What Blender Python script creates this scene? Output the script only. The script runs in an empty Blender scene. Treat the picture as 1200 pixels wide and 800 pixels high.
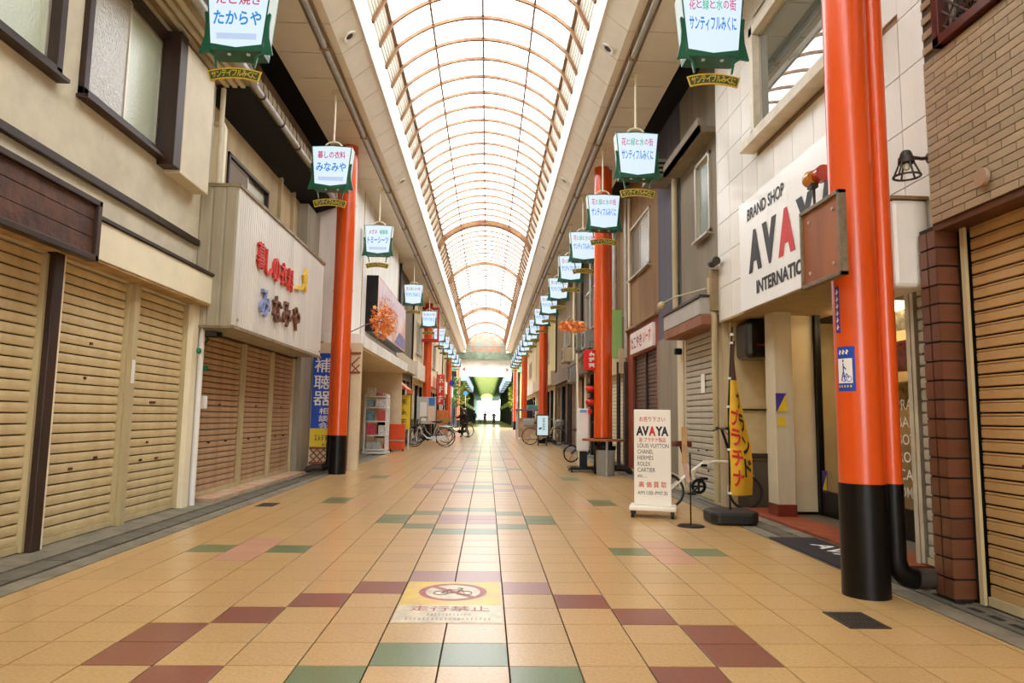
import bpy, math, random
from math import sin, cos, pi, radians, sqrt, atan2
from mathutils import Vector, Matrix
random.seed(7)
scene = bpy.context.scene
COL = scene.collection

# ------------------------------------------------------------------ camera
cam_data = bpy.data.cameras.new('camera')
cam_data.sensor_width = 36.0
cam_data.lens = 806.3 / 1200.0 * 36.0
cam_data.clip_start = 0.05
cam_data.clip_end = 500
camera = bpy.data.objects.new('camera', cam_data)
COL.objects.link(camera)
_p, _y, _r = radians(6.228), radians(1.959), radians(-0.855)
_f = Vector((sin(_y)*cos(_p), cos(_y)*cos(_p), sin(_p)))
_rt = Vector((cos(_y), -sin(_y), 0))
_up = _rt.cross(_f)
_R = _rt*cos(_r) - _up*sin(_r)
_U = _up*cos(_r) + _rt*sin(_r)
camera.matrix_world = Matrix(((_R.x, _U.x, -_f.x, 0), (_R.y, _U.y, -_f.y, 0), (_R.z, _U.z, -_f.z, 1.0607), (0, 0, 0, 1)))
scene.camera = camera

# ------------------------------------------------------------------ sky (bright overcast day) and exposure
world = bpy.data.worlds.new('overcast_sky')
scene.world = world
world.use_nodes = True
_bg = world.node_tree.nodes['Background']
_bg.inputs[0].default_value = (0.95, 0.975, 1.03, 1)
_bg.inputs[1].default_value = 6.5
scene.view_settings.view_transform = 'Standard'
scene.view_settings.look = 'None'
scene.view_settings.gamma = 1
scene.view_settings.use_curve_mapping = False
scene.view_settings.exposure = 0.0

# ------------------------------------------------------------------ materials
def lin(c):
    return tuple((v/255/12.92 if v/255 <= .04045 else ((v/255+.055)/1.055)**2.4) for v in c)
MATS = {}
def mat(name, col, rough=.6, var=.12, scale=6.0, metal=0.0, bump=0.0, bscale=60, coat=0.0, streak=False, col2=None, spec=.5, rnd=0.0):
    if name in MATS: return MATS[name]
    m = bpy.data.materials.new(name); m.use_nodes = True
    nt = m.node_tree; N = nt.nodes; L = nt.links
    b = N['Principled BSDF']
    c = lin(col); c2 = lin(col2) if col2 else tuple(v*(1-var*2.2) for v in c)
    b.inputs['Roughness'].default_value = rough
    b.inputs['Metallic'].default_value = metal
    b.inputs['Specular IOR Level'].default_value = spec
    b.inputs['Coat Weight'].default_value = coat
    b.inputs['Coat Roughness'].default_value = .12
    if var > 0 or bump > 0:
        tc = N.new('ShaderNodeTexCoord'); mp = N.new('ShaderNodeMapping')
        L.new(tc.outputs['Object'], mp.inputs[0])
        if streak: mp.inputs['Scale'].default_value = (1, 1, .12)
    if var > 0:
        nz = N.new('ShaderNodeTexNoise'); nz.inputs['Scale'].default_value = scale; nz.inputs['Detail'].default_value = 6; nz.inputs['Roughness'].default_value = .65
        L.new(mp.outputs[0], nz.inputs[0])
        cr = N.new('ShaderNodeValToRGB'); cr.color_ramp.elements[0].position = .32; cr.color_ramp.elements[1].position = .62
        cr.color_ramp.elements[0].color = (*c2, 1); cr.color_ramp.elements[1].color = (*c, 1)
        L.new(nz.outputs['Fac'], cr.inputs[0])
        out = cr.outputs[0]
        if rnd > 0:
            oi = N.new('ShaderNodeObjectInfo'); ge = N.new('ShaderNodeNewGeometry')
            ad = N.new('ShaderNodeMath'); ad.operation = 'ADD'
            L.new(oi.outputs['Random'], ad.inputs[0]); L.new(ge.outputs['Random Per Island'], ad.inputs[1])
            fr = N.new('ShaderNodeMath'); fr.operation = 'FRACT'; L.new(ad.outputs[0], fr.inputs[0])
            mr = N.new('ShaderNodeMapRange'); mr.inputs[3].default_value = 1-rnd; mr.inputs[4].default_value = 1+rnd
            L.new(fr.outputs[0], mr.inputs[0])
            hs = N.new('ShaderNodeHueSaturation'); L.new(mr.outputs[0], hs.inputs['Value']); L.new(out, hs.inputs['Color'])
            out = hs.outputs[0]
        L.new(out, b.inputs['Base Color'])
    else:
        b.inputs['Base Color'].default_value = (*c, 1)
    if bump > 0:
        n2 = N.new('ShaderNodeTexNoise'); n2.inputs['Scale'].default_value = bscale; n2.inputs['Detail'].default_value = 4
        L.new(mp.outputs[0], n2.inputs[0])
        bp = N.new('ShaderNodeBump'); bp.inputs['Strength'].default_value = bump; bp.inputs['Distance'].default_value = .01
        L.new(n2.outputs['Fac'], bp.inputs['Height']); L.new(bp.outputs[0], b.inputs['Normal'])
    MATS[name] = m
    return m
def emit(name, col, strength):
    if name in MATS: return MATS[name]
    m = bpy.data.materials.new(name); m.use_nodes = True
    b = m.node_tree.nodes['Principled BSDF']
    c = lin(col)
    b.inputs['Base Color'].default_value = (*[v*.12 for v in c], 1); b.inputs['Roughness'].default_value = .35
    b.inputs['Emission Color'].default_value = (*c, 1); b.inputs['Emission Strength'].default_value = strength
    MATS[name] = m
    return m
def glass(name, col, rough=.05, trans=.6, tint=(1, 1, 1)):
    if name in MATS: return MATS[name]
    m = bpy.data.materials.new(name); m.use_nodes = True
    nt = m.node_tree; N = nt.nodes; L = nt.links
    b = N['Principled BSDF']; o = N['Material Output']
    b.inputs['Base Color'].default_value = (*lin(col), 1); b.inputs['Roughness'].default_value = rough
    b.inputs['IOR'].default_value = 1.6; b.inputs['Coat Weight'].default_value = .6; b.inputs['Coat Roughness'].default_value = rough
    if rough > .1:
        tc = N.new('ShaderNodeTexCoord'); nz = N.new('ShaderNodeTexNoise'); nz.inputs['Scale'].default_value = 45; bp = N.new('ShaderNodeBump'); bp.inputs['Strength'].default_value = .5; bp.inputs['Distance'].default_value = .01
        L.new(tc.outputs['Object'], nz.inputs[0]); L.new(nz.outputs['Fac'], bp.inputs['Height']); L.new(bp.outputs[0], b.inputs['Normal']); L.new(bp.outputs[0], b.inputs['Coat Normal'])
    tr = N.new('ShaderNodeBsdfTransparent'); tr.inputs[0].default_value = (*tint, 1)
    mx = N.new('ShaderNodeMixShader'); mx.inputs[0].default_value = trans
    L.new(b.outputs[0], mx.inputs[1]); L.new(tr.outputs[0], mx.inputs[2]); L.new(mx.outputs[0], o.inputs[0])
    MATS[name] = m
    return m
def roof_sheet(name, col, trans):
    m = bpy.data.materials.new(name); m.use_nodes = True
    nt = m.node_tree; N = nt.nodes; L = nt.links
    for n in list(N):
        if n.type == 'BSDF_PRINCIPLED': N.remove(n)
    o = N['Material Output']
    tc = N.new('ShaderNodeTexCoord'); nz = N.new('ShaderNodeTexNoise'); nz.inputs['Scale'].default_value = 1.3; nz.inputs['Detail'].default_value = 5
    L.new(tc.outputs['Object'], nz.inputs[0])
    cr = N.new('ShaderNodeValToRGB'); cr.color_ramp.elements[0].position = .3; cr.color_ramp.elements[1].position = .6
    cr.color_ramp.elements[0].color = (*[v*.8 for v in col], 1); cr.color_ramp.elements[1].color = (*col, 1)
    L.new(nz.outputs['Fac'], cr.inputs[0])
    tl = N.new('ShaderNodeBsdfTranslucent'); L.new(cr.outputs[0], tl.inputs[0])
    tr = N.new('ShaderNodeBsdfTransparent'); L.new(cr.outputs[0], tr.inputs[0])
    mx = N.new('ShaderNodeMixShader'); mx.inputs[0].default_value = trans
    L.new(tl.outputs[0], mx.inputs[1]); L.new(tr.outputs[0], mx.inputs[2]); L.new(mx.outputs[0], o.inputs[0])
    MATS[name] = m
    return m

# ------------------------------------------------------------------ mesh builder
class MB:
    def __init__(s): s.v = []; s.f = []
    def add(s, vs, fs):
        n = len(s.v); s.v += [tuple(p) for p in vs]; s.f += [tuple(i+n for i in f) for f in fs]; return s
    def box(s, x0, x1, y0, y1, z0, z1):
        if x0 > x1: x0, x1 = x1, x0
        if y0 > y1: y0, y1 = y1, y0
        if z0 > z1: z0, z1 = z1, z0
        return s.add([(x0,y0,z0),(x1,y0,z0),(x1,y1,z0),(x0,y1,z0),(x0,y0,z1),(x1,y0,z1),(x1,y1,z1),(x0,y1,z1)],
                     [(0,3,2,1),(4,5,6,7),(0,1,5,4),(1,2,6,5),(2,3,7,6),(3,0,4,7)])
    def prism(s, pts, ax, a0, a1):
        # pts: 2-D polygon in the two other axes (order kept: x->(y,z), y->(x,z), z->(x,y))
        def mk(p, a):
            return (a, p[0], p[1]) if ax == 'x' else ((p[0], a, p[1]) if ax == 'y' else (p[0], p[1], a))
        n = len(pts)
        vs = [mk(p, a0) for p in pts] + [mk(p, a1) for p in pts]
        fs = [tuple(range(n))[::-1], tuple(range(n, 2*n))] + [(i, (i+1) % n, n+(i+1) % n, n+i) for i in range(n)]
        return s.add(vs, fs)
    def tube(s, pts, r, n=8, closed=False, r2=None, caps=True):
        pts = [Vector(p) for p in pts]; m = len(pts); vs = []
        prev = None
        for i, p in enumerate(pts):
            if closed: t = pts[(i+1) % m]-pts[i-1]
            else: t = pts[min(i+1, m-1)]-pts[max(i-1, 0)]
            t.normalize()
            if prev is None:
                a = Vector((0, 0, 1)) if abs(t.z) < .9 else Vector((1, 0, 0))
                u = t.cross(a).normalized()
            else:
                u = (prev-t*prev.dot(t)).normalized()
            prev = u; w = t.cross(u)
            rr = r if r2 is None else r+(r2-r)*i/(m-1)
            vs += [p+(u*cos(2*pi*k/n)+w*sin(2*pi*k/n))*rr for k in range(n)]
        fs = []
        for i in range(m if closed else m-1):
            j = (i+1) % m
            fs += [(i*n+k, i*n+(k+1) % n, j*n+(k+1) % n, j*n+k) for k in range(n)]
        if not closed and caps: fs += [tuple(range(n))[::-1], tuple((m-1)*n+k for k in range(n))]
        return s.add(vs, fs)
    def lathe(s, prof, c=(0, 0, 0), n=24, ax='z'):
        vs = []; m = len(prof)
        for k in range(n):
            a = 2*pi*k/n
            for r, h in prof:
                q = (r*cos(a), r*sin(a), h)
                if ax == 'y': q = (q[0], h, q[1])
                elif ax == 'x': q = (h, q[0], q[1])
                vs.append((q[0]+c[0], q[1]+c[1], q[2]+c[2]))
        fs = [(k*m+i, ((k+1) % n)*m+i, ((k+1) % n)*m+i+1, k*m+i+1) for k in range(n) for i in range(m-1)]
        return s.add(vs, fs)
    def text(s, body, c, u, v, w, h, depth=.0015, bold=0.0):
        tv, tf = text_mesh(body, bold, depth > .004)
        c, u, v = Vector(c), Vector(u).normalized(), Vector(v).normalized(); nn = u.cross(v)
        return s.add([c+u*(p[0]*w)+v*(p[1]*h)+nn*(p[2]*depth) for p in tv], tf)
    def mesh(s, name):
        me = bpy.data.meshes.new(name); me.from_pydata(s.v, [], s.f); me.update(); return me
_TX = {}
def text_mesh(body, bold, solid):
    k = (body, bold, solid)
    if k in _TX: return _TX[k]
    cu = bpy.data.curves.new('t', 'FONT'); cu.body = body; cu.resolution_u = 3; cu.offset = bold; cu.align_x = 'CENTER'
    cu.extrude = .5 if solid else 0
    if body.count('\n'): cu.space_line = .86
    o = bpy.data.objects.new('t', cu); COL.objects.link(o)
    bpy.context.view_layer.update()
    me = bpy.data.meshes.new_from_object(o.evaluated_get(bpy.context.evaluated_depsgraph_get()))
    vs = [tuple(q.co) for q in me.vertices]; fs = [tuple(p.vertices) for p in me.polygons]
    bpy.data.objects.remove(o); bpy.data.curves.remove(cu); bpy.data.meshes.remove(me)
    xs = [q[0] for q in vs]; ys = [q[1] for q in vs]; zs = [q[2] for q in vs]
    x0, x1, y0, y1, z0, z1 = min(xs), max(xs), min(ys), max(ys), min(zs), max(zs)
    vs = [((q[0]-x0)/(x1-x0)-.5, (q[1]-y0)/(y1-y0)-.5, (q[2]-z0)/(z1-z0) if z1 > z0 else 1.0) for q in vs]
    _TX[k] = (vs, fs)
    return _TX[k]

# ------------------------------------------------------------------ objects
ORG = {}
def setp(o, label, cat, group=None, kind=None):
    if label: o['label'] = label
    if cat: o['category'] = cat
    if group: o['group'] = group
    if kind: o['kind'] = kind
    return o
def thing(name, label, cat, loc=(0, 0, 0), rz=0.0, group=None, kind=None):
    o = bpy.data.objects.new(name, None); COL.objects.link(o)
    o.empty_display_size = .1
    o.location = loc; o.rotation_euler = (0, 0, rz)
    ORG[o.name] = Vector(loc)
    return setp(o, label, cat, group, kind)
def _fin(o, m, smooth, bevel):
    ms = m if isinstance(m, (list, tuple)) else [m]
    for q in ms: o.data.materials.append(q)
    if smooth:
        o.data.polygons.foreach_set('use_smooth', [True]*len(o.data.polygons))
        md = o.modifiers.new('edges', 'EDGE_SPLIT'); md.split_angle = radians(38)
    if bevel:
        b = o.modifiers.new('bevel', 'BEVEL'); b.width = bevel; b.segments = 2; b.limit_method = 'ANGLE'
def part(par, name, mb, m, world=True, smooth=False, bevel=0, kind=None, label=None):
    me = mb.mesh(name)
    org = ORG[par.name]
    if world: me.transform(Matrix.Translation(-org))
    o = bpy.data.objects.new(name, me); COL.objects.link(o); o.parent = par
    ORG[o.name] = org
    _fin(o, m, smooth, bevel)
    if kind: o['kind'] = kind
    if label: o['label'] = label
    return o
def share(par, name, me, loc, world=True, rz=0):
    # a part that shares mesh data with its likes; loc in world space unless world=False
    o = bpy.data.objects.new(name, me); COL.objects.link(o); o.parent = par
    o.location = Vector(loc)-ORG[par.name] if world else loc
    if rz: o.rotation_euler = (0, 0, rz)
    ORG[o.name] = ORG[par.name]
    return o
def shared_mesh(name, mb, m):
    me = mb.mesh(name); me.materials.append(m); return me
def single(name, mb, m, label, cat, group=None, kind=None, smooth=False, bevel=0):
    xs = [p[0] for p in mb.v]; ys = [p[1] for p in mb.v]; zs = [p[2] for p in mb.v]
    c = Vector(((min(xs)+max(xs))/2, (min(ys)+max(ys))/2, min(zs)))
    me = mb.mesh(name); me.transform(Matrix.Translation(-c))
    o = bpy.data.objects.new(name, me); COL.objects.link(o); o.location = c
    ORG[o.name] = c
    _fin(o, m, smooth, bevel)
    return setp(o, label, cat, group, kind)
def copy_tree(o, parent=None):
    c = o.copy(); COL.objects.link(c); c.parent = parent
    ORG[c.name] = ORG.get(o.name, Vector())
    for ch in list(o.children): copy_tree(ch, c)
    return c
def wall_cells(mb, x0, x1, y0, y1, z0, z1, holes):
    ys = sorted({y0, y1, *[q for h in holes for q in h[:2]]}); zs = sorted({z0, z1, *[q for h in holes for q in h[2:]]})
    for a, b in zip(ys, ys[1:]):
        for c, d in zip(zs, zs[1:]):
            if a < y0 or b > y1 or c < z0 or d > z1: continue
            my, mz = (a+b)/2, (c+d)/2
            if any(h[0] < my < h[1] and h[2] < mz < h[3] for h in holes): continue
            mb.box(x0, x1, a, b, c, d)
    return mb

# palette
M_tile = mat('tile_tan', (204, 166, 110), .30, .10, 55, coat=.25, col2=(182, 142, 88), rnd=.05)
M_tgreen = mat('tile_green', (110, 124, 80), .30, .10, 55, coat=.15, rnd=.05)
M_tred = mat('tile_red', (142, 84, 66), .30, .10, 55, coat=.15, rnd=.05)
M_tmauve = mat('tile_mauve', (168, 120, 108), .34, .10, 55, coat=.15, rnd=.05)
M_tpink = mat('tile_pink', (206, 152, 122), .34, .10, 55, coat=.15, rnd=.05)
M_grout = mat('grout', (56, 42, 28), .9, .1, 20, spec=.1)
M_kerb = mat('kerb_concrete', (138, 128, 106), .8, .22, 5, bump=.3)
M_kerbd = mat('gutter_concrete', (112, 104, 86), .8, .2, 6, bump=.3)
M_iron = mat('iron_grate', (74, 62, 48), .6, .2, 20, metal=.4)
M_soffit = mat('soffit_panel', (240, 230, 208), .5, .03, 2)
M_cream = mat('cream_metal', (246, 240, 222), .45, .04, 3)
M_white = mat('white_paint', (246, 242, 232), .5, .06, 3, streak=True)
M_rib = mat('rib_paint', (166, 128, 84), .5, .22, 5, col2=(130, 82, 48))
M_beam = mat('edge_beam', (150, 116, 76), .5, .15, 4)
M_orange = mat('orange_paint', (226, 84, 20), .28, .015, 1.5, coat=.35)
M_black = mat('black_paint', (11, 10, 9), .38, .1, 6, spec=.3)
M_dark = mat('dark_void', (16, 13, 10), .9, 0)  # near-black colour standing in for unlit gaps and hollows
M_dbrown = mat('dark_brown_wood', (58, 36, 24), .45, .25, 8, streak=True)
M_stucco = mat('cream_stucco', (222, 212, 184), .85, .08, 3, bump=.35, bscale=90)
M_steel = mat('galvanised', (190, 186, 176), .38, .12, 8, metal=.35)
M_chrome = mat('chrome', (200, 198, 192), .18, 0, metal=1)
M_rubber = mat('rubber', (24, 22, 20), .7, 0)
M_paper = mat('paper_white', (240, 236, 224), .6, .02, 4)
M_ink = mat('ink_black', (26, 24, 24), .5, 0)
M_red = mat('ink_red', (206, 36, 30), .5, 0)
M_blue = mat('ink_blue', (24, 70, 170), .5, 0)
M_yellow = mat('ink_yellow', (236, 200, 30), .5, .03, 8)
M_green = mat('lantern_green', (20, 92, 62), .4, .08, 8)
M_plast = mat('grey_plastic', (150, 148, 140), .45, .06, 5)
UP = (0, 0, 1)
CX = -0.19          # centre line of the arcade
Y0A, Y1A = -14.0, 55.0
# ================================================================== STRUCTURE
# ---- floor: bed of grout, tiles as pieces
fl = thing('floor', 'tan square tiled arcade floor with green, mauve and red-brown tile ornaments', None, (0, 0, 0), kind='structure')
part(fl, 'grout_bed', MB().box(-2.74, 2.56, Y0A, 90, -.06, -.012), M_grout)
def ring(c, green, half):
    # hexagonal tile ornament centred on row c (rows c-.5 and c+.5 are the middle)
    d = {}
    a, b = int(c-.5), int(c+.5)
    for i, lo, hi in ((-4, 0, 0), (1, 0, 0)):
        d[(i, a)] = half; d[(i, b)] = half
    for i in (-3, 0): d[(i, a-1)] = half; d[(i, b+1)] = half
    for i in (-2, -1):
        d[(i, a-2)] = half; d[(i, b+2)] = half; d[(i, a)] = green; d[(i, b)] = green
    return d
TC = {}
for k in ((-3, -1), (-2, 0), (-1, 0), (0, -1)): TC[k] = 'g'
for k in ((-6, 0), (-6, 1), (-5, -1), (-5, 2), (-4, 3), (-3, 4), (1, 3), (2, 2), (3, 1), (3, 0), (2, -1)): TC[k] = 'r'
for k in ((-2, 5), (-1, 5), (0, 4)): TC[k] = 'm'
for k in ((-8, 8), (-6, 8), (3, 8), (5, 8), (-7, 18), (-7, 19), (4, 18), (4, 19), (-7, 29), (4, 29), (-7, 30), (4, 30)): TC[k] = 'g'
for j in (7, 8, 9): TC[(-7, j)] = 'p'; TC[(4, j)] = 'p'
for k in ((-6, 18), (3, 18), (-6, 29), (3, 29)): TC[k] = 'p'
for n, c in enumerate((13.5, 24.5, 36.5, 47.5, 59.5, 70.5, 82.5, 93.5)):
    TC.update(ring(c, 'm' if n % 2 == 0 else 'g', 'g' if n % 2 == 0 else 'm'))
TM = {'t': M_tile, 'g': M_tgreen, 'r': M_tred, 'm': M_tmauve, 'p': M_tpink}
def tile_geo(mb, x0, x1, y0, y1):
    g, e = .0033, .0012
    a, b, c, d = x0+g, x1-g, y0+g, y1-g
    mb.add([(a,c,-.02),(b,c,-.02),(b,d,-.02),(a,d,-.02),(a,c,-e/2),(b,c,-e/2),(b,d,-e/2),(a,d,-e/2),(a+e,c+e,0),(b-e,c+e,0),(b-e,d-e,0),(a+e,d-e,0)],
           [(0,1,5,4),(1,2,6,5),(2,3,7,6),(3,0,4,7),(4,5,9,8),(5,6,10,9),(6,7,11,10),(7,4,8,11),(8,9,10,11)])
TX0, TY0 = .113, 3.074
tile_me = {}
rest = {k: MB() for k in TM}
def tcol(i, j): return TC.get((i, j), 't')
for j in range(-57, 289):
    for i in range(-10, 9):
        x0 = max(TX0+.3*i, -2.735); x1 = min(TX0+.3*(i+1), 2.555)
        y0 = TY0+.3*j; k = tcol(i, j)
        if -1 <= j <= 14 and -9 <= i <= 7:
            if k not in tile_me:
                b = MB(); tile_geo(b, -.15, .15, -.15, .15); tile_me[k] = shared_mesh('floor_tile', b, TM[k])
            share(fl, 'floor_tile', tile_me[k], (x0+.15, y0+.15, 0))
        else: tile_geo(rest[k], x0, x1, y0, y0+.3)
for k, b in rest.items():
    if b.v: part(fl, 'floor_tiles', b, TM[k], kind='stuff')
# ---- kerbs, gutters
kl = thing('trim_1', 'grey concrete kerb and covered gutter along the left shop fronts', None, (-3.1, 20, 0), kind='structure')
part(kl, 'kerb', MB().box(-2.9, -2.745, Y0A, 56, -.08, .0), M_kerb)
part(kl, 'gutter', MB().box(-3.12, -2.905, Y0A, 56, -.08, -.012), M_kerbd)
b = MB(); part(kl, 'sill', b.box(-3.75, -3.125, Y0A, 56, -.08, .012), M_kerb)
slot = shared_mesh('gutter_cover', MB().box(-.09, .09, -.29, .29, -.01, .006), M_kerbd)
for k in range(12): share(kl, 'gutter_cover', slot, (-3.01, 4.2+.6*k, 0))
gm = shared_mesh('grate_bar', MB().box(-.085, .085, -.008, .008, -.01, .006), M_iron)
kr = thing('trim_2', 'grey concrete kerb and slotted gutter along the right shop fronts', None, (2.7, 20, 0), kind='structure')
part(kr, 'kerb', MB().box(2.565, 2.72, Y0A, 56, -.08, .0), M_kerb)
part(kr, 'gutter', MB().box(2.725, 2.88, Y0A, 56, -.08, -.012), M_kerbd)
part(kr, 'sill', MB().box(2.885, 4.5, Y0A, 56, -.08, .008), M_kerb)
for k in range(8): share(kr, 'gutter_cover', slot, (2.80, 2.6+.6*k, 0)).scale = (.78, 1, 1)
sm_ = shared_mesh('gutter_slot', MB().box(-.02, .02, -.05, .05, 0, .0075), M_dark)
for k in range(14): share(kr, 'gutter_slot', sm_, (2.80, 3.0+.16*k, 0))
# ground beyond the tiles
M_road = mat('asphalt', (150, 146, 136), .8, .12, 3)
o = single('ground', MB().box(-40, 40, 90, 260, -.1, -.012), M_road, 'pale street paving beyond the end of the tiles', None, kind='structure')
o = single('ground', MB().box(-40, 40, -60, 90, -.2, -.085), M_road, 'concrete base under the arcade and the shops', None, kind='structure')

# ---- unseen outer walls added behind the shop fronts to block sky light
M_back = mat('backing_wall', (92, 82, 66), .9, .15, 2)
single('wall_left', MB().box(-4.9, -4.6, Y0A, 56, -.08, 6.3), M_back, 'unseen wall added behind the left shops to block sky light', None, kind='structure')
single('wall_right', MB().box(4.6, 4.9, Y0A, 56, -.08, 6.3), M_back, 'unseen wall added behind the right shops to block sky light', None, kind='structure')
# shop fronts behind the camera
single('wall_left', MB().box(-3.6, -3.4, Y0A, 1.0, 0, 6.2), M_stucco, 'plain cream shop wall at the left behind the viewer', None, kind='structure')
single('wall_right', MB().box(2.9, 3.1, Y0A, 1.0, 0, 6.2), M_stucco, 'plain cream shop wall at the right behind the viewer', None, kind='structure')

# ---- soffits and sloping bands of the arcade roof
PITCH = .733
def soffit(side, name, label, off):
    s = side
    root = thing(name, label, None, (CX+s*2.4, 20, 6.04), kind='structure')
    part(root, 'sky_block_slab', MB().box(CX+s*1.66, CX+s*4.9, Y0A, 56, 6.33, 6.5), M_dark)  # slab added to block sky light, coloured near-black to deepen the gap
    part(root, 'edge_beam', MB().box(CX+s*2.76, CX+s*2.825, Y0A, 55.2, 6.045, 6.33), M_soffit)
    part(root, 'backing', MB().box(CX+s*1.93, CX+s*2.77, Y0A, 55.2, 6.06, 6.1), M_beam)
    pm = shared_mesh('soffit_panel', MB().box(-.43, .43, 0, PITCH-.018, 6.04, 6.058), M_soffit)
    # sloping band
    q = []
    x0, z0, x1, z1 = 1.92, 6.04, 1.625, 6.28
    nx, nz = (z1-z0), (x0-x1); l = sqrt(nx*nx+nz*nz); nx, nz = nx/l*.02, nz/l*.02
    poly = [(s*x0, z0), (s*x1, z1), (s*(x1+nx), z1+nz), (s*(x0+nx), z0+nz)]
    bm_ = shared_mesh('band_panel', MB().prism([(CX+p[0], p[1]) for p in poly], 'y', 0, PITCH-.012), M_cream)
    n = int((55-Y0A)/PITCH)
    k0 = int(math.floor((Y0A-off)/PITCH))
    for k in range(k0, k0+n+1):
        y = off+k*PITCH
        if y+PITCH > 55.2: break
        share(root, 'soffit_panel', pm, (CX+s*2.345, y, 0))
        share(root, 'band_panel', bm_, (0, y, 0))
    # white upstand lip
    part(root, 'lip', MB().prism([(CX+s*a, z) for a, z in ((1.63, 6.27), (1.60, 6.27), (1.55, 6.61), (1.66, 6.61), (1.66, 6.33))], 'y', Y0A, 55.2), M_white)
    part(root, 'lip_closer', MB().box(CX+s*1.64, CX+s*1.93, Y0A, 55.2, 6.31, 6.33), M_beam)  # thin tan strip over the sloping band
    return root
soffit(-1, 'ceiling_left', 'cream panelled soffit and sloping band along the left of the arcade roof', 8.439)
soffit(1, 'ceiling_right', 'cream panelled soffit and sloping band along the right of the arcade roof', 8.375)

# ---- barrel vault skylight
M_sheet = roof_sheet('roof_sheet', (.93, .93, .92), .55)
va = thing('ceiling_vault', 'barrel vaulted translucent white skylight on tan curved ribs', None, (CX, 20, 7), kind='structure')
VR = 2.004; VZ = 7.57-VR; VA = math.asin(1.40/VR)
def vpt(t, r=VR): return (CX+r*sin(t), VZ+r*cos(t))
def rib_mesh(w, d, nm, m, seg=20):
    b = MB()
    prof = [(CX-1.57, 6.6)] + [vpt(-VA+2*VA*k/seg, VR-.02) for k in range(seg+1)] + [(CX+1.57, 6.6)]
    inner = [(CX-1.57+d, 6.6)] + [vpt(-VA+2*VA*k/seg, VR-.02-d) for k in range(seg+1)] + [(CX+1.57-d, 6.6)]
    n = len(prof)
    vs = [(p[0], -w/2, p[1]) for p in prof]+[(p[0], w/2, p[1]) for p in prof]+[(p[0], -w/2, p[1]) for p in inner]+[(p[0], w/2, p[1]) for p in inner]
    fs = []
    for i in range(n-1):
        fs += [(i, i+1, n+i+1, n+i), (2*n+i, 3*n+i, 3*n+i+1, 2*n+i+1), (i, 2*n+i, 2*n+i+1, i+1), (n+i, n+i+1, 3*n+i+1, 3*n+i)]
    return shared_mesh(nm, b.add(vs, fs), m)
RP = .652; RY0 = 10.604-37*RP
rm = rib_mesh(.045, .05, 'rib', M_rib)
am = rib_mesh(.14, .12, 'arch', M_rib)
nb = int((Y1A-RY0)/RP)
edges = (-VA, -math.asin(.82/VR), 0.0, math.asin(.82/VR), VA)
pane_me = []
for q in range(4):
    b = MB(); seg = 4; t0, t1 = edges[q], edges[q+1]
    vs = []
    for k in range(seg+1):
        t = t0+(t1-t0)*k/seg
        for r in (VR, VR+.006):
            x, z = vpt(t, r)
            for y in (.004, RP-.004): vs.append((x, y, z))
    fs = []
    for k in range(seg): fs.append((k*4, k*4+1, (k+1)*4+1, (k+1)*4))
    b.add([v for v in vs], fs)
    pane_me.append(shared_mesh('pane', b, M_sheet))
far = MB()
for k in range(nb):
    y = RY0+k*RP
    share(va, 'rib', rm, (0, y, 0))
    for q in range(4):
        if 0 < y < 46: share(va, 'pane', pane_me[q], (0, y, 0))
        else:
            me = pane_me[q]; far.add([(v.co.x, v.co.y+y, v.co.z) for v in me.vertices], [tuple(p.vertices) for p in me.polygons])
part(va, 'roof_panes', far, M_sheet, kind='stuff')
for y in (22.55, 28.64, 34.8, 41.0, 47.1, 53.0): share(va, 'arch', am, (0, y, 0))
for t in edges[1:4]:
    x, z = vpt(t, VR-.035)
    part(va, 'purlin', MB().box(x-.016, x+.016, Y0A, Y1A, z-.016, z+.016), M_beam)
for s, nm in ((-1, 'l'), (1, 'r')):
    part(va, 'edge_beam', MB().prism([(CX+s*a, z) for a, z in ((1.365, 6.98), (1.365, 7.05), (1.45, 7.05), (1.45, 6.98))], 'y', Y0A, Y1A), M_beam)
    b = MB(); bk = MB()
    for k in range(6):
        f0 = .06+k*.155
        a, z = 1.575-.17*f0, 6.6+.4*f0; a2, z2 = 1.575-.17*(f0+.10), 6.6+.4*(f0+.10)
        b.prism([(CX+s*a, z), (CX+s*a2, z2), (CX+s*(a2+.02), z2+.01), (CX+s*(a+.02), z+.01)], 'y', Y0A, Y1A)
    part(va, 'louvre_slats', b, M_cream, kind='stuff')
    bk.prism([(CX+s*a, z) for a, z in ((1.66, 6.58), (1.48, 7.04), (1.50, 7.05), (1.68, 6.59))], 'y', Y0A, Y1A)
    part(va, 'louvre_backing', bk, M_soffit)
# tie rods across the vault
for y, z in ((34.0, 6.62), (52.0, 6.3)):
    single('tie_rod', MB().tube([(CX-1.62, y, z), (CX+1.62, y, z)], .016, 6), M_beam, 'thin steel tie rod stretched across the vault, %s' % ('nearer one in mid distance' if y < 40 else 'farther one by the gable'), 'tie rod')
# conduit pipes under the soffit
for s, nm in ((-1, 'left'), (1, 'right')):
    x = CX+s*2.1
    t = thing('conduit_pipe', 'grey metal conduit pipe running under the %s soffit' % nm, 'pipe', (x, 20, 5.98))
    part(t, 'pipe', MB().tube([(x, Y0A, 5.99), (x, 54.8, 5.99)], .042, 10), M_steel, smooth=True)
    part(t, 'rail', MB().box(x-.075, x-.055, Y0A, 54.8, 6.0, 6.04).box(x+.055, x+.075, Y0A, 54.8, 6.0, 6.04), M_beam)
    cm = shared_mesh('clip', MB().box(-.06, .06, -.02, .02, 5.94, 6.042), M_beam)
    for k in range(12): share(t, 'clip', cm, (x, 5.9+3.0*k, 0))
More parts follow.
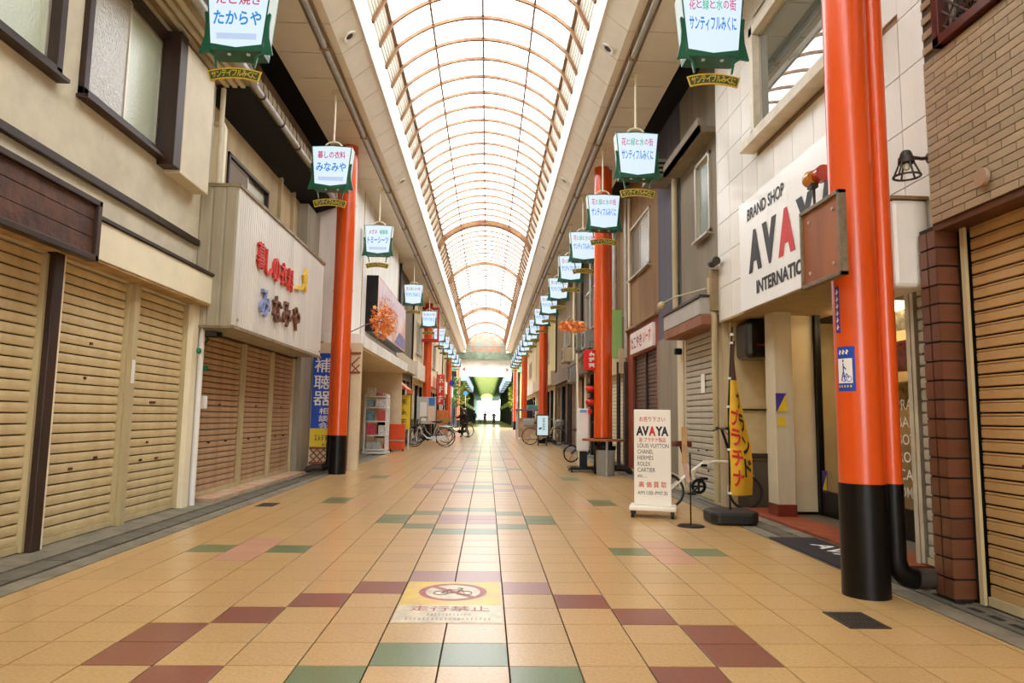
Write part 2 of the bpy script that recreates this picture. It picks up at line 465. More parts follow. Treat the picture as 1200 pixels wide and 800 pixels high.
# downlights in the sloping bands
ordn = ['first', 'second', 'third', 'fourth', 'fifth', 'sixth', 'seventh', 'eighth', 'ninth', 'tenth', 'eleventh', 'twelfth', 'thirteenth', 'fourteenth', 'fifteenth', 'sixteenth', 'seventeenth', 'eighteenth', 'nineteenth', 'twentieth']
for s, nm, ys in ((-1, 'left', (8.9, 14.7, 20.5, 26.3)), (1, 'right', (9.0, 14.4, 20.3, 26.1))):
    for k, y in enumerate(ys):
        t = thing('downlight', 'small round downlight in the %s sloping roof band, %s from the viewer' % (nm, ordn[k]), 'downlight', (CX+s*1.77, y, 6.15), group='roof band downlights')
        t.rotation_euler = (0, s*radians(39), 0)
        part(t, 'trim_ring', MB().lathe([(.055, -.006), (.095, -.012), (.098, .0), (.06, .03)], (0, 0, 0), 20), M_white, world=False, smooth=True)
        part(t, 'lamp', MB().lathe([(0, .0), (.058, .004)], (0, 0, 0), 16), mat('lamp_dark', (70, 62, 48), .3, 0), world=False)
# ---- end gable with mural and banner
M_mural = mat('mural_pastel', (150, 172, 158), .6, .5, 2.6, col2=(196, 140, 104))
gb = thing('wall_end', 'arched gable with faded pastel mural closing the arcade vault', None, (CX, 55, 5.5), kind='structure')
arc = [vpt(-VA+2*VA*k/16, VR) for k in range(17)]
part(gb, 'mural', MB().prism([(CX+1.62, 6.1), (CX-1.62, 6.1), (CX-1.62, 6.62)] + arc + [(CX+1.62, 6.62)], 'y', 54.7, 54.8), M_mural)
part(gb, 'cornice', MB().box(CX-3.0, CX+3.0, 54.4, 54.7, 5.55, 6.1), mat('cornice_green', (150, 172, 146), .5, .2, 3))
part(gb, 'lintel', MB().box(CX-4.9, CX+4.9, 54.72, 55.2, 5.2, 6.05), M_cream)
part(gb, 'lettering', MB().text('サンティフルみくに', (CX, 54.685, 6.33), (1, 0, 0), UP, 2.3, .34, .002, .02), mat('coral_letter', (226, 120, 90), .5, 0))
bn = thing('banner', 'long white overhead banner with red arrows at the far end of the arcade', 'banner', (CX, 54.3, 4.05))
part(bn, 'cloth', MB().box(CX-2.05, CX+2.05, 54.28, 54.31, 4.15, 5.3), roof_sheet('banner_cloth', (.9, .88, .86), .0))
for x in (CX-1.9, CX+1.9): part(bn, 'rope', MB().tube([(x, 54.3, 5.28), (x, 54.5, 5.6)], .012, 5), M_beam)
part(bn, 'lettering', MB().text('サンティフルみくに', (CX-.1, 54.278, 4.62), (1, 0, 0), UP, 2.3, .3, .002), mat('pale_grey_ink', (190, 186, 180), .6, 0))
b = MB()
for s in (-1, 1):
    x = CX+s*1.62
    b.prism([(x, 4.9), (x+s*.22, 4.72), (x, 4.54)], 'y', 54.277, 54.279)
part(bn, 'arrow', b, mat('arrow_red', (222, 96, 80), .5, 0))

# ---- columns
def column(name, x, y, s, label, ztop=6.05, R=.148, ddx=.16, ddy=.1):
    t = thing('arcade_column', label, 'column', (x, y, 0), group='orange arcade columns')
    part(t, 'shaft', MB().lathe([(R, .68), (R, ztop)], (x, y, 0), 32), M_orange, smooth=True)
    part(t, 'base_sleeve', MB().lathe([(R+.005, 0), (R+.005, .68), (R, .682)], (x, y, 0), 32), M_black, smooth=True)
    dx, dy = x+s*ddx, y+ddy
    part(t, 'drainpipe', MB().tube([(dx, dy, .68), (dx, dy, ztop)], .062, 16), M_orange, smooth=True)
    el = [(dx, dy, .68), (dx, dy, .22)]
    el += [(dx+s*.12*(1-cos(a)), dy, .22-.12*sin(a)) for a in (pi/6, pi/3, pi/2)]
    lo = part(t, 'drain_elbow', MB().tube(el, .066, 14), M_black, smooth=True)
    part(t, 'drain_outlet', MB().tube([el[-1], (dx+s*.3, dy, .10), (dx+s*.38, dy+.02, .07), (dx+s*.42, dy+.03, .0)], .062, 14), mat('dusty_pipe', (64, 54, 42), .6, .2, 8), smooth=True)
    if R < .14: return t
    cm = MB()
    for z in (3.3, 4.9): cm.lathe([(R+.001, z), (R+.006, z), (R+.006, z+.035), (R+.001, z+.035)], (x, y, 0), 24); cm.lathe([(.063, z), (.07, z), (.07, z+.035), (.063, z+.035)], (dx, dy, 0), 16)
    part(t, 'strap', cm, M_orange, smooth=True)
    return t
column('c', 2.355, 4.30, 1, 'nearest orange round column with black base, beside the brand shop entrance', 6.05, .134, .19, .0)
column('c', -2.66, 12.55, -1, 'orange column with black base in front of the blue vertical poster on the left')
column('c', 2.21, 13.3, 1, 'orange column with a round shelf and bin at its foot')
column('c', 2.25, 28.3, 1, 'orange column behind the lit menu sign on the right')
column('c', 2.25, 43.0, 1, 'orange column on the right, second from the far end')
column('c', 2.25, 57.0, 1, 'farthest orange column on the right')
column('c', -2.66, 30.6, -1, 'orange column under the red cross-arm on the left')
column('c', -2.66, 47.6, -1, 'orange column with round blue sign on the left')
column('c', -2.66, 63.0, -1, 'farthest orange column on the left', 6.05)
# ================================================================== SHARED BUILDERS
M_shutA = mat('shutter_tan', (214, 194, 148), .5, .10, 3, col2=(192, 166, 118))
M_shutB = mat('shutter_brown', (192, 158, 122), .5, .14, 3, col2=(158, 120, 82))
M_shutR = mat('shutter_gold', (190, 156, 104), .45, .12, 3, col2=(168, 130, 78))
M_shutG = mat('shutter_grey', (186, 178, 158), .5, .10, 3)
M_shutD = mat('shutter_dark', (112, 86, 68), .5, .14, 4)
M_shutC = mat('shutter_cream', (224, 210, 172), .5, .08, 3)
M_guide = mat('guide_rail', (200, 182, 138), .45, .1, 5, streak=True)
M_slot = mat('slot_rust', (90, 48, 26), .8, .2, 30)
def slat_mesh(length, pitch, m, s, double=False):
    # convex roller-shutter slat along +y, bulging towards s*x
    h = pitch
    pr = [(-.006, .0), (.006, .002), (.010, .006), (.0125, h*.45), (.010, h-.016), (.005, h-.012), (-.004, h-.009), (-.008, h-.006)]
    if double: pr = [(-.006, 0), (.006, .002), (.008, .005), (.009, h*.62), (.006, h*.66), (-.001, h*.69), (.006, h*.73), (.008, h*.76), (.008, h-.013), (.003, h-.01), (-.006, h-.007)]
    pts = [(s*a, z) for a, z in pr]
    b = MB()
    n = len(pts)
    vs = [(p[0], 0, p[1]) for p in pts]+[(p[0], length, p[1]) for p in pts]
    fs = [(i, i+1, n+i+1, n+i) for i in range(n-1)]
    return shared_mesh('slat', b.add(vs, fs), m)
def shutter(label, s, X, y0, y1, z0, z1, pitch, m, group=None, guides=True, slots=(), gm=None, double=False):
    """roller shutter in a wall whose street side faces s*x"""
    t = thing('roller_shutter', label, 'shutter', (X, (y0+y1)/2, z0), group=group)
    n = int(round((z1-z0-.05)/pitch)); pp = (z1-z0-.05)/n
    me = slat_mesh(y1-y0, pp, m, s, double)
    for k in range(n): share(t, 'slat', me, (X, y0, z0+.05+k*pp))
    part(t, 'bottom_bar', MB().box(X-.012, X+.024, y0, y1, z0, z0+.05) if s > 0 else MB().box(X-.024, X+.012, y0, y1, z0, z0+.05), M_guide)
    part(t, 'backing', MB().box(X-s*.02, X-s*.03, y0, y1, z0, z1), M_dark)
    if guides:
        for ya in (y0-.035, y1): part(t, 'guide_rail', MB().box(X-.03, X+s*.05, ya, ya+.035, z0, z1), gm or M_guide)
    for fy, fz, w in slots:
        y = y0+(y1-y0)*fy
        part(t, 'slot', MB().box(X+s*.0, X+s*.021, y-w/2, y+w/2, z0+fz, z0+fz+.022), M_slot)
    return t
M_frameW = mat('frame_aluminium', (206, 198, 180), .35, .05, 5, metal=.5)
M_frost = glass('frosted_glass', (206, 214, 186), .16, .0)
M_frostd = glass('frosted_glass_dim', (160, 150, 126), .2, .0)
M_screen = mat('insect_screen', (140, 124, 104), .7, .05, 30)
M_win = glass('dark_window_glass', (52, 58, 56), .06, .0)
def window(par, s, X, y0, y1, z0, z1, fm, panes=2, fw=.05, proud=.03, gms=None, sill=True):
    """sliding window set in a wall; frame stands proud of the wall by `proud`"""
    b = MB()
    xa, xb = X-s*.08, X+s*proud
    b.box(xa, xb, y0, y1, z0, z0+fw).box(xa, xb, y0, y1, z1-fw, z1).box(xa, xb, y0, y0+fw, z0, z1).box(xa, xb, y1-fw, y1, z0, z1)
    w = part(par, 'window', b, fm, bevel=.004)
    if sill: part(w, 'sill', MB().box(xa, X+s*(proud+.05), y0-.02, y1+.02, z0-.03, z0), fm)
    L = (y1-y0-2*fw)/panes
    for k in range(panes):
        a = y0+fw+k*L; xo = X-s*(.02+.03*(k % 2)); g = .028
        gmx = gms[k % len(gms)] if gms else M_frost
        part(w, 'pane', MB().box(xo-.003, xo+.003, a, a+L, z0+fw, z1-fw), gmx)
        part(w, 'sash', MB().box(xo-.014, xo+.014, a, a+g, z0+fw, z1-fw).box(xo-.014, xo+.014, a+L-g, a+L, z0+fw, z1-fw).box(xo-.014, xo+.014, a, a+L, z0+fw, z0+fw+g).box(xo-.014, xo+.014, a, a+L, z1-fw-g, z1-fw), M_frameW)
    part(w, 'back', MB().box(X-s*.10, X-s*.12, y0, y1, z0, z1), M_dark)
    return w
def marks(b, c, u, v, w, h):
    # faded, illegible brush strokes of one character
    c, u, v = Vector(c), Vector(u), Vector(v); n = u.cross(v)
    st = [((-.4, .3), (.4, .34)), ((-.05, .48), (-.08, -.45)), ((-.35, .0), (.38, .03)), ((-.3, -.4), (-.05, .0)), ((.05, .0), (.4, -.4))]
    random.shuffle(st)
    for (a0, b0), (a1, b1) in st[:4]:
        p, q = c+u*(a0*w)+v*(b0*h), c+u*(a1*w)+v*(b1*h)
        d = (q-p).normalized(); k = d.cross(n)*(w*.07)
        b.add([p-k, q-k, q+k, p+k], [(0, 1, 2, 3)])
    return b
def pipe(label, pts, r, m, cat='pipe', name='drainpipe', n=10, group=None):
    return single(name, MB().tube(pts, r, n), m, label, cat, group, smooth=True)

# ================================================================== LEFT: first building, cream stucco
LX = -3.40
f1 = thing('shop_building', 'cream stucco shop building nearest on the left with two upper windows', 'building', (-3.5, 4.6, 0))
holes = [(3.2, 5.22, 3.62, 4.9), (5.50, 6.98, 3.63, 4.95)]
part(f1, 'wall', wall_cells(MB(), LX-.2, LX, 1.0, 8.12, 2.25, 6.3, holes), M_stucco)
part(f1, 'lower_wall', MB().box(LX-.25, LX-.15, 1.0, 8.12, 0, 2.25), M_dark)
part(f1, 'end_wall', MB().box(-4.6, LX-.001, 8.12, 8.2, 0, 6.3), mat('pale_stucco', (220, 210, 186), .8, .12, 3, streak=True))
window(f1, 1, LX, 3.2, 5.22, 3.62, 4.9, M_dbrown, 2, .07, .05, [M_frost, M_frost])
window(f1, 1, LX, 5.50, 6.98, 3.63, 4.95, M_dbrown, 2, .07, .05, [M_frostd, M_frost])
part(f1, 'window_post', MB().box(LX, LX+.17, 6.86, 7.02, 3.55, 4.98), M_dbrown, bevel=.006)
part(f1, 'shutter_box', MB().box(LX, LX+.17, 7.025, 7.74, 3.52, 4.92), mat('box_cream', (228, 216, 186), .6, .05, 3), bevel=.008)
part(f1, 'trim_rail', MB().box(LX, LX+.05, 1.0, 7.9, 2.96, 3.03), M_dbrown, bevel=.006)
part(f1, 'trim_rail', MB().box(LX, LX+.22, 1.0, 8.02, 2.615, 2.645), M_dbrown)
M_eave = mat('eave_timber', (176, 150, 108), .6, .15, 4)
b = MB().box(LX, LX+.42, 1.0, 8.2, 5.06, 5.12); part(f1, 'eave_soffit', b, M_eave)
for x in (LX+.1, LX+.2, LX+.30): part(f1, 'eave_moulding', MB().box(x, x+.05, 1.0, 8.2, 5.03, 5.06), M_stucco)
part(f1, 'eave_gutter', MB().tube([(LX+.45, 1.0, 5.1), (LX+.45, 8.2, 5.1)], .06, 10), M_steel, smooth=True)
part(f1, 'eave_fascia', MB().box(LX+.36, LX+.40, 1.0, 8.2, 5.12, 5.5), M_dbrown)
M_canopy = mat('canopy_cream', (246, 235, 202), .45, .04, 3)
cn = part(f1, 'canopy', MB().box(LX-.1, LX+.20, 1.0, 8.0, 2.29, 2.61), M_canopy, bevel=.006)
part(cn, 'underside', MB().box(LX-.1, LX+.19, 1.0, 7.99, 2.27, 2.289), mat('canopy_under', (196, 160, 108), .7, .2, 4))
part(f1, 'post', MB().box(LX-.1, LX+.07, 5.31, 5.42, 0, 2.27), M_dbrown, bevel=.006)
part(f1, 'post', MB().box(LX-.1, LX+.05, 5.425, 5.47, 0, 2.27), M_canopy)
part(f1, 'post', MB().box(LX-.1, LX+.055, 6.55, 6.65, 0.01, 2.27), M_guide)
part(f1, 'post', MB().box(LX-.1, LX+.08, 7.80, 7.95, 0, 2.27), M_canopy, bevel=.005)
SL = [(.35, .55, .05), (.7, .62, .05), (.5, 1.6, .04), (.45, 1.3, .03)]
shutter('tan roller shutter left of the dark post, cut by the left edge of the photo', 1, LX-.03, 3.2, 5.28, .02, 2.25, .08, M_shutA, 'tan shutters of the cream building', slots=[(.85, .5, .06)])
shutter('wide tan roller shutter between the dark post and the narrow shutter', 1, LX-.03, 5.50, 6.52, .02, 2.25, .08, M_shutA, 'tan shutters of the cream building', slots=SL)
shutter('narrower tan roller shutter with letter slot, rightmost under the cream canopy', 1, LX-.03, 6.68, 7.77, .02, 2.25, .08, M_shutA, 'tan shutters of the cream building', slots=[(.45, 1.12, .12), (.4, .72, .04), (.6, .55, .05), (.3, .55, .05)])
st = single('sticker', MB().box(LX+.056, LX+.058, 6.57, 6.63, 1.32, 1.54), M_paper, 'white paper sticker on the post between the tan shutters', 'sticker')
# carved wood name board
pl = thing('wooden_sign', 'dark weathered carved wooden name board above the tan shutters', 'sign', (-3.12, 4.2, 2.24))
M_oldw = mat('weathered_wood', (96, 58, 38), .6, .35, 5, col2=(52, 30, 20), bump=.8, bscale=14)
for k in range(3): part(pl, 'board', MB().box(-3.16, -3.12, 2.6, 5.40, 2.27+.138*k, 2.27+.138*k+.134), M_oldw, bevel=.004)
b = MB().box(-3.17, -3.09, 2.56, 5.45, 2.665, 2.71).box(-3.17, -3.09, 2.56, 5.45, 2.225, 2.27).box(-3.17, -3.09, 5.40, 5.45, 2.225, 2.71)
part(pl, 'frame', b, M_dbrown, bevel=.004)
part(pl, 'bracket', MB().box(-3.4, -3.17, 5.1, 5.14, 2.4, 2.44).box(-3.4, -3.17, 3.0, 3.04, 2.4, 2.44), M_dbrown)
# junction pipes and meter boxes between the two left buildings
pipe('white drainpipe in the gap between the cream building and the ribbed sign', [(-3.33, 8.05, 0), (-3.33, 8.05, 2.1)], .04, M_white)
pipe('cream downpipe with curved top beside the upper window above the ribbed sign', [(-3.32, 8.32, 3.6), (-3.32, 8.32, 4.55), (-3.36, 8.36, 4.62), (-3.46, 8.4, 4.64)], .035, M_canopy)
pipe('tan upright pipe beside the end of the cream building', [(-3.30, 8.17, 2.6), (-3.30, 8.17, 5.0)], .03, M_stucco)
single('conduit_box', MB().box(-3.36, -3.3, 8.2, 8.27, 1.1, 1.25), M_white, 'small white junction box beside the brown shutters', 'junction box', bevel=.006)
single('bell_button', MB().lathe([(0, 0), (.03, 0), (.035, .015), (.03, .03), (0, .035)], (-3.30, 7.9, 1.75), 12, 'x'), mat('tag_green', (20, 130, 84), .5, 0), 'green round tag on the white post of the canopy', 'tag')
single('bell_button', MB().box(-3.34, -3.30, 8.17, 8.22, 1.54, 1.60), MATS['tag_green'], 'green square tag in the dark gap between the left buildings', 'tag')
u = thing('outdoor_unit', 'grey-green box unit hung under the left end of the ribbed sign', 'unit box', (-3.25, 7.95, 1.95))
M_unit = mat('unit_grey_green', (142, 138, 112), .55, .1, 6)
part(u, 'case', MB().box(-3.40, -3.12, 8.02, 8.28, 2.0, 2.32), M_unit, bevel=.025)
part(u, 'bracket', MB().box(-3.42, -3.16, 8.05, 8.08, 1.94, 2.0).box(-3.42, -3.16, 8.2, 8.23, 1.94, 2.0), M_iron)
part(u, 'cable', MB().tube([(-3.3, 8.1, 2.0), (-3.28, 8.12, 1.9), (-3.34, 8.18, 1.86), (-3.38, 8.2, 1.95)], .012, 6), M_ink, smooth=True)

# ================================================================== LEFT: second building with ribbed sign
f2 = thing('shop_building', 'narrow beige shop building with dark eaves behind the ribbed sign', 'building', (-3.6, 10.8, 0))
M_beige = mat('beige_plaster', (196, 172, 130), .85, .15, 3, streak=True)
part(f2, 'wall', wall_cells(MB(), -3.75, -3.55, 8.2, 13.4, 2.1, 6.3, [(9.05, 10.75, 3.5, 4.55)]), M_beige)
part(f2, 'lower_wall', MB().box(-3.7, -3.6, 8.2, 12.6, 0, 2.1), M_dark)
window(f2, 1, -3.55, 9.05, 10.75, 3.5, 4.55, M_dbrown, 2, .05, .03, [M_screen, M_frost])
for y in (11.25, 12.0): part(f2, 'batten', MB().box(-3.55, -3.49, y, y+.08, 3.4, 5.0), M_beige)
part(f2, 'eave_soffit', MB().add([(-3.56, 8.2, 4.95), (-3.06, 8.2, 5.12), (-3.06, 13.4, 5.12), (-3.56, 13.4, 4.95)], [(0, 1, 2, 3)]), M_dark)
part(f2, 'eave_gutter', MB().tube([(-3.02, 8.3, 5.17), (-3.02, 13.4, 5.17)], .045, 12), M_steel, smooth=True)
gcl = shared_mesh('gutter_clip', MB().lathe([(.045, -.02), (.054, -.02), (.054, .02), (.045, .02)], (0, 0, 0), 12, 'y'), M_iron)
for k in range(6): share(f2, 'gutter_clip', gcl, (-3.02, 8.7+.85*k, 5.17))
b = MB()
for k in range(52): b.box(-3.10, -3.075+.012*(k % 2), 8.2+.1*k, 8.3+.1*k, 5.14, 5.44)
part(f2, 'roof_fascia', b, mat('corrugated_brown', (150, 126, 92), .6, .15, 5))
part(f2, 'roof', MB().box(-4.6, -3.1, 8.2, 13.4, 5.44, 5.5), M_dark)
part(f2, 'side_wall', MB().box(-3.75, -3.36, 12.45, 13.35, 0, 4.9), mat('grey_render', (160, 150, 128), .8, .15, 3, streak=True))
for y in (8.34, 9.86, 11.16, 12.40): part(f2, 'shutter_post', MB().box(-3.62, -3.47, y, y+.06, .03, 2.06), mat('brown_post', (150, 112, 70), .5, .15, 5))
part(f2, 'lintel', MB().box(-3.7, -3.42, 8.2, 12.5, 2.03, 2.12), M_dbrown)
part(f2, 'doorstep', MB().box(-3.7, -3.2, 8.4, 12.5, 0.0, .045), mat('worn_step', (196, 178, 148), .8, .3, 5, col2=(190, 120, 76)))
for k, (a, c, w) in enumerate(((8.42, 9.84, 'leftmost'), (9.94, 11.14, 'middle'), (11.24, 12.38, 'rightmost'))):
    shutter('%s of the three brown roller shutters under the ribbed sign' % w, 1, -3.50, a, c, .05, 2.04, .075, M_shutB, 'brown shutters under the ribbed sign', slots=[(.3, .62, .05), (.7, .62, .05), (.5, 1.1, .04)])
# ribbed sign box
rs = thing('ribbed_sign', 'large pale ribbed metal box sign with red and brown raised Japanese letters', 'sign', (-3.15, 10.05, 2.03))
M_ribp = mat('ribbed_panel', (224, 217, 204), .5, .10, 2.5, streak=True)
M_ribs = mat('ribbed_side', (178, 166, 138), .55, .15, 3, streak=True)
def corr(mb, a0, a1, pitch, fn):
    n = int((a1-a0)/pitch); p2 = []
    for k in range(n):
        q = a0+k*(a1-a0)/n; d = (a1-a0)/n
        p2 += [(q, 0), (q+d*.16, .012), (q+d*.84, .012)]
    p2.append((a1, 0)); m = len(p2)
    mb.add([fn(q, h, 0) for q, h in p2]+[fn(q, h, 1) for q, h in p2], [(i, i+1, m+i+1, m+i) for i in range(m-1)])
    return mb
part(rs, 'front_panel', corr(MB(), 7.95, 12.15, .07, lambda q, h, e: (-2.962+h, q, 2.05 if e == 0 else 3.70)), M_ribp)
part(rs, 'side_panel', corr(MB(), -3.40, -2.96, .11, lambda q, h, e: (q, 7.95-h, 2.05 if e == 0 else 3.70)), M_ribs)
part(rs, 'body', MB().box(-3.45, -2.965, 7.955, 12.15, 2.04, 3.69), M_ribs)
b = MB().box(-3.45, -2.93, 7.93, 12.17, 3.69, 3.73).box(-2.97, -2.93, 7.93, 12.17, 2.02, 2.06).box(-3.45, -2.93, 7.925, 7.945, 2.02, 2.05)
part(rs, 'edge_trim', b, mat('sign_trim', (150, 130, 98), .5, .2, 6))
M_lred = mat('letter_red', (208, 52, 36), .45, .05, 8); M_lbr = mat('letter_brown', (120, 74, 50), .45, .2, 8); M_lblue = mat('letter_blue', (140, 150, 196), .4, .1, 8); M_lyel = mat('letter_yellow', (232, 186, 40), .4, .05, 8)
def yz(px): return None
for ch, y, z in zip('暮しの衣料', (8.74, 9.06, 9.37, 9.72, 10.06), (3.06, 3.03, 3.01, 3.02, 3.0)):
    part(rs, 'letter', MB().text(ch, (-2.945, y, z), (0, 1, 0), UP, .26, .33, .035, .006), M_lred)
for ch, y, m in zip('みなみや', (8.98, 9.50, 9.96, 10.44), (M_lblue, M_lbr, M_lbr, M_lbr)):
    part(rs, 'letter', MB().text(ch, (-2.945, y, 2.48), (0, 1, 0), UP, .36, .36, .04, .006), m)
part(rs, 'emblem', MB().prism([(10.34, 2.93), (10.62, 2.96), (10.62, 3.02), (10.42, 2.99)], 'x', -2.945, -2.91).prism([(10.72, 2.98), (10.80, 3.1), (10.72, 3.22), (10.82, 3.26), (10.87, 3.36), (10.92, 3.26), (10.98, 3.22), (10.9, 3.1), (10.94, 2.98), (10.84, 3.05)], 'x', -2.945, -2.91), M_lyel)
for y in (8.1, 12.05): part(rs, 'bolt', MB().lathe([(0, .0), (.02, 0), (.02, .02), (0, .025)], (-2.95, y, 2.14), 10, 'x'), M_guide)
# ================================================================== LEFT: partition with poster, white shop, far shops
M_wood = mat('brown_lattice', (150, 76, 42), .55, .15, 8)
M_pcream = mat('partition_cream', (232, 212, 172), .6, .06, 3)
pt = thing('partition', 'cream timber partition with lattice corners at the start of the white shop', 'partition', (-2.9, 13.3, 0))
part(pt, 'panel', MB().box(-3.45, -2.62, 13.26, 13.34, 0.02, 2.42), M_pcream)
part(pt, 'post', MB().box(-2.62, -2.44, 13.2, 13.42, 0, 2.42), M_pcream, bevel=.008)
part(pt, 'post', MB().box(-2.66, -2.625, 13.18, 13.3, 0, 2.3), mat('orange_edge', (206, 98, 44), .5, .1))
def lattice(par, x0, x1, z0, z1, y, n):
    b = MB(); w = .011
    H = z1-z0; W = x1-x0
    for k in range(-n, 2*n):
        for sg in (1, -1):
            xa = x0+W*k/n; pts = []
            for e in (0, 1):
                z = z0+H*e; x = xa+H*e*sg
                pts.append((x, z))
            # clip to the frame
            (ax, az), (bx, bz) = pts
            t0, t1 = 0.0, 1.0
            for lo, hi, a_, b_ in ((x0, x1, ax, bx),):
                d = b_-a_
                ta, tb = sorted(((lo-a_)/d, (hi-a_)/d)); t0 = max(t0, ta); t1 = min(t1, tb)
            if t1-t0 < .05: continue
            p0 = Vector((ax+(bx-ax)*t0, az+(bz-az)*t0)); p1 = Vector((ax+(bx-ax)*t1, az+(bz-az)*t1))
            dd = (p1-p0).normalized(); nn = Vector((-dd.y, dd.x))*w
            yy = y-.012 if sg > 0 else y
            b.prism([tuple(p0-nn), tuple(p1-nn), tuple(p1+nn), tuple(p0+nn)], 'y', yy-.012, yy)
    part(par, 'lattice', b, M_wood)
    part(par, 'lattice_frame', MB().box(x0-.02, x1+.02, y-.03, y, z0-.02, z0+.02).box(x0-.02, x1+.02, y-.03, y, z1-.02, z1+.02), M_wood)
lattice(pt, -3.32, -2.82, .14, .42, 13.25, 4)
lattice(pt, -2.60, -2.45, 1.85, 2.22, 13.2, 1)
pb = thing('poster', 'tall blue vertical poster with white Japanese characters beside the orange column', 'poster', (-3.05, 13.2, .43))
part(pb, 'sheet', MB().box(-3.33, -2.80, 13.20, 13.215, .79, 2.21), mat('poster_blue', (20, 72, 178), .4, .03, 4))
b = MB()
for ch, z in zip('補聴器', (1.98, 1.66, 1.35)): b.text(ch, (-3.135, 13.199, z), (1, 0, 0), UP, .33, .27, .002, .008)
for ch, z in zip('相談会', (1.115, .975, .845)): b.text(ch, (-3.09, 13.199, z), (1, 0, 0), UP, .18, .12, .002, .01)
part(pb, 'lettering', b, M_paper)
part(pb, 'yellow_panel', MB().box(-3.33, -2.80, 13.20, 13.214, .44, .785), M_yellow)
b = MB()
for k in range(6): marks(b, (-3.22+.065*k, 13.197, .61), (1, 0, 0), UP, .06, .12)
for k in range(3): marks(b, (-3.08+.07*k, 13.197, .49), (1, 0, 0), UP, .06, .06)
part(pb, 'small_lettering', b, M_ink)
# white shop
f3 = thing('shop_building', 'white shop building with a large picture panel above an open front on the left', 'building', (-3.2, 17.2, 0))
M_wall3 = mat('white_wall', (250, 245, 234), .7, .08, 2.5, streak=True)
part(f3, 'upper_wall', MB().box(-4.3, -2.83, 13.36, 21.2, 2.45, 6.3), M_wall3)
part(f3, 'fascia', MB().box(-3.2, -2.47, 13.35, 21.2, 2.38, 2.62), M_wall3, bevel=.01)
for y in (13.5, 15.1, 21.0): part(f3, 'wall_strip', MB().box(-2.83, -2.815, y, y+.03, 2.62, 6.0), M_guide)
part(f3, 'back_wall', MB().box(-4.2, -4.1, 13.35, 21.2, 0, 2.4), mat('shop_inside_brown', (150, 104, 58), .7, .2, 3))
part(f3, 'end_panel', MB().box(-4.1, -2.62, 21.1, 21.2, 0, 2.38), M_pcream)
part(f3, 'glass_front', MB().box(-3.46, -3.44, 13.5, 16.2, 0.05, 2.36), M_win)
part(f3, 'glass_post', MB().box(-3.5, -3.42, 16.2, 16.28, 0, 2.38), mat('post_green', (150, 160, 128), .5, .1))
part(f3, 'ceiling_panel', MB().box(-4.1, -2.5, 13.35, 21.2, 2.34, 2.378), M_pcream)
part(f3, 'notice_board', MB().box(-2.83, -2.79, 21.0, 21.15, 2.85, 4.05), M_white)
pc = thing('picture_panel', 'wide picture board of an orange autumn tree with black sides on the white wall', 'picture', (-2.65, 18.3, 2.95))
part(pc, 'box', MB().box(-2.829, -2.56, 15.7, 21.0, 2.95, 4.25), M_black)
M_pict = mat('picture_autumn', (236, 214, 206), .5, .55, .9, col2=(226, 132, 60))
part(pc, 'picture', MB().box(-2.562, -2.553, 15.72, 20.98, 2.97, 4.23), M_pict)
part(pc, 'sky_area', MB().prism([(15.9, 3.7), (20.9, 3.9), (20.9, 4.2), (15.9, 4.2)], 'x', -2.553, -2.550), mat('picture_sky', (230, 206, 214), .5, .1, 2))
b = MB()
for k in range(260):
    a = random.uniform(0, 2*pi); r = sqrt(random.random()); y = 17.6+1.7*r*cos(a); z = 3.55+.48*r*sin(a); q = random.uniform(.03, .07)
    b.add([(-2.549, y-q, z), (-2.549, y, z-q*.6), (-2.549, y+q, z), (-2.549, y, z+q*.6)], [(0, 1, 2, 3)])
part(pc, 'printed_leaves', b, mat('print_orange', (232, 122, 44), .5, .25, 8), kind='stuff')
part(pc, 'printed_water', MB().prism([(18.6, 3.0), (20.9, 3.0), (20.9, 3.35), (19.6, 3.4)], 'x', -2.553, -2.5495), mat('print_violet', (150, 142, 196), .5, .3, 4))
# artificial maple sprays
M_leaf = mat('maple_leaf', (250, 176, 96), .6, .3, 9, col2=(244, 136, 56))
def spray(label, c, rx, ry, rz, n, root, size):
    t = thing('maple_spray', label, 'foliage', c, group='artificial maple sprays on the columns')
    C = Vector(c)
    tw = MB().tube([Vector(root), C*.5+Vector(root)*.5+Vector((0, 0, .04)), C], .010, 6)
    for k in range(9):
        a = random.uniform(0, 2*pi); e = random.uniform(-.8, .8)
        tw.tube([C+Vector((random.uniform(-.1, .1)*rx, 0, 0)), C+Vector((rx*cos(a)*.9*cos(e), ry*sin(a)*.9*cos(e), rz*sin(e)))], .005, 5)
    part(t, 'twig', tw, M_wood, smooth=True)
    b = MB()
    for k in range(n):
        v = Vector((random.gauss(0, 1), random.gauss(0, 1), random.gauss(0, 1))).normalized()*(random.random()**.4)
        p = C+Vector((v.x*rx, v.y*ry, v.z*rz))
        rot = Matrix.Rotation(random.uniform(0, 6.28), 3, 'Z') @ Matrix.Rotation(random.uniform(0, 3.1), 3, 'X')
        s = size*random.uniform(.7, 1.2)
        pts = []
        for q in range(10):
            rr = s*(1 if q % 2 == 0 else .42); aa = q*pi/5
            pts.append(p+rot @ Vector((rr*cos(aa), rr*sin(aa), .15*s*(q % 2))))
        b.add(pts, [tuple(range(10))])
    part(t, 'leaves', b, M_leaf, kind='stuff')
    return t
spray('bushy orange maple spray fixed to the left column in front of the picture', (-2.02, 13.0, 2.82), .24, .22, .34, 230, (-2.5, 12.5, 2.55), .055)
spray('flat orange maple spray reaching left from the right column', (1.68, 13.6, 2.86), .30, .22, .14, 200, (2.08, 13.3, 2.75), .05)
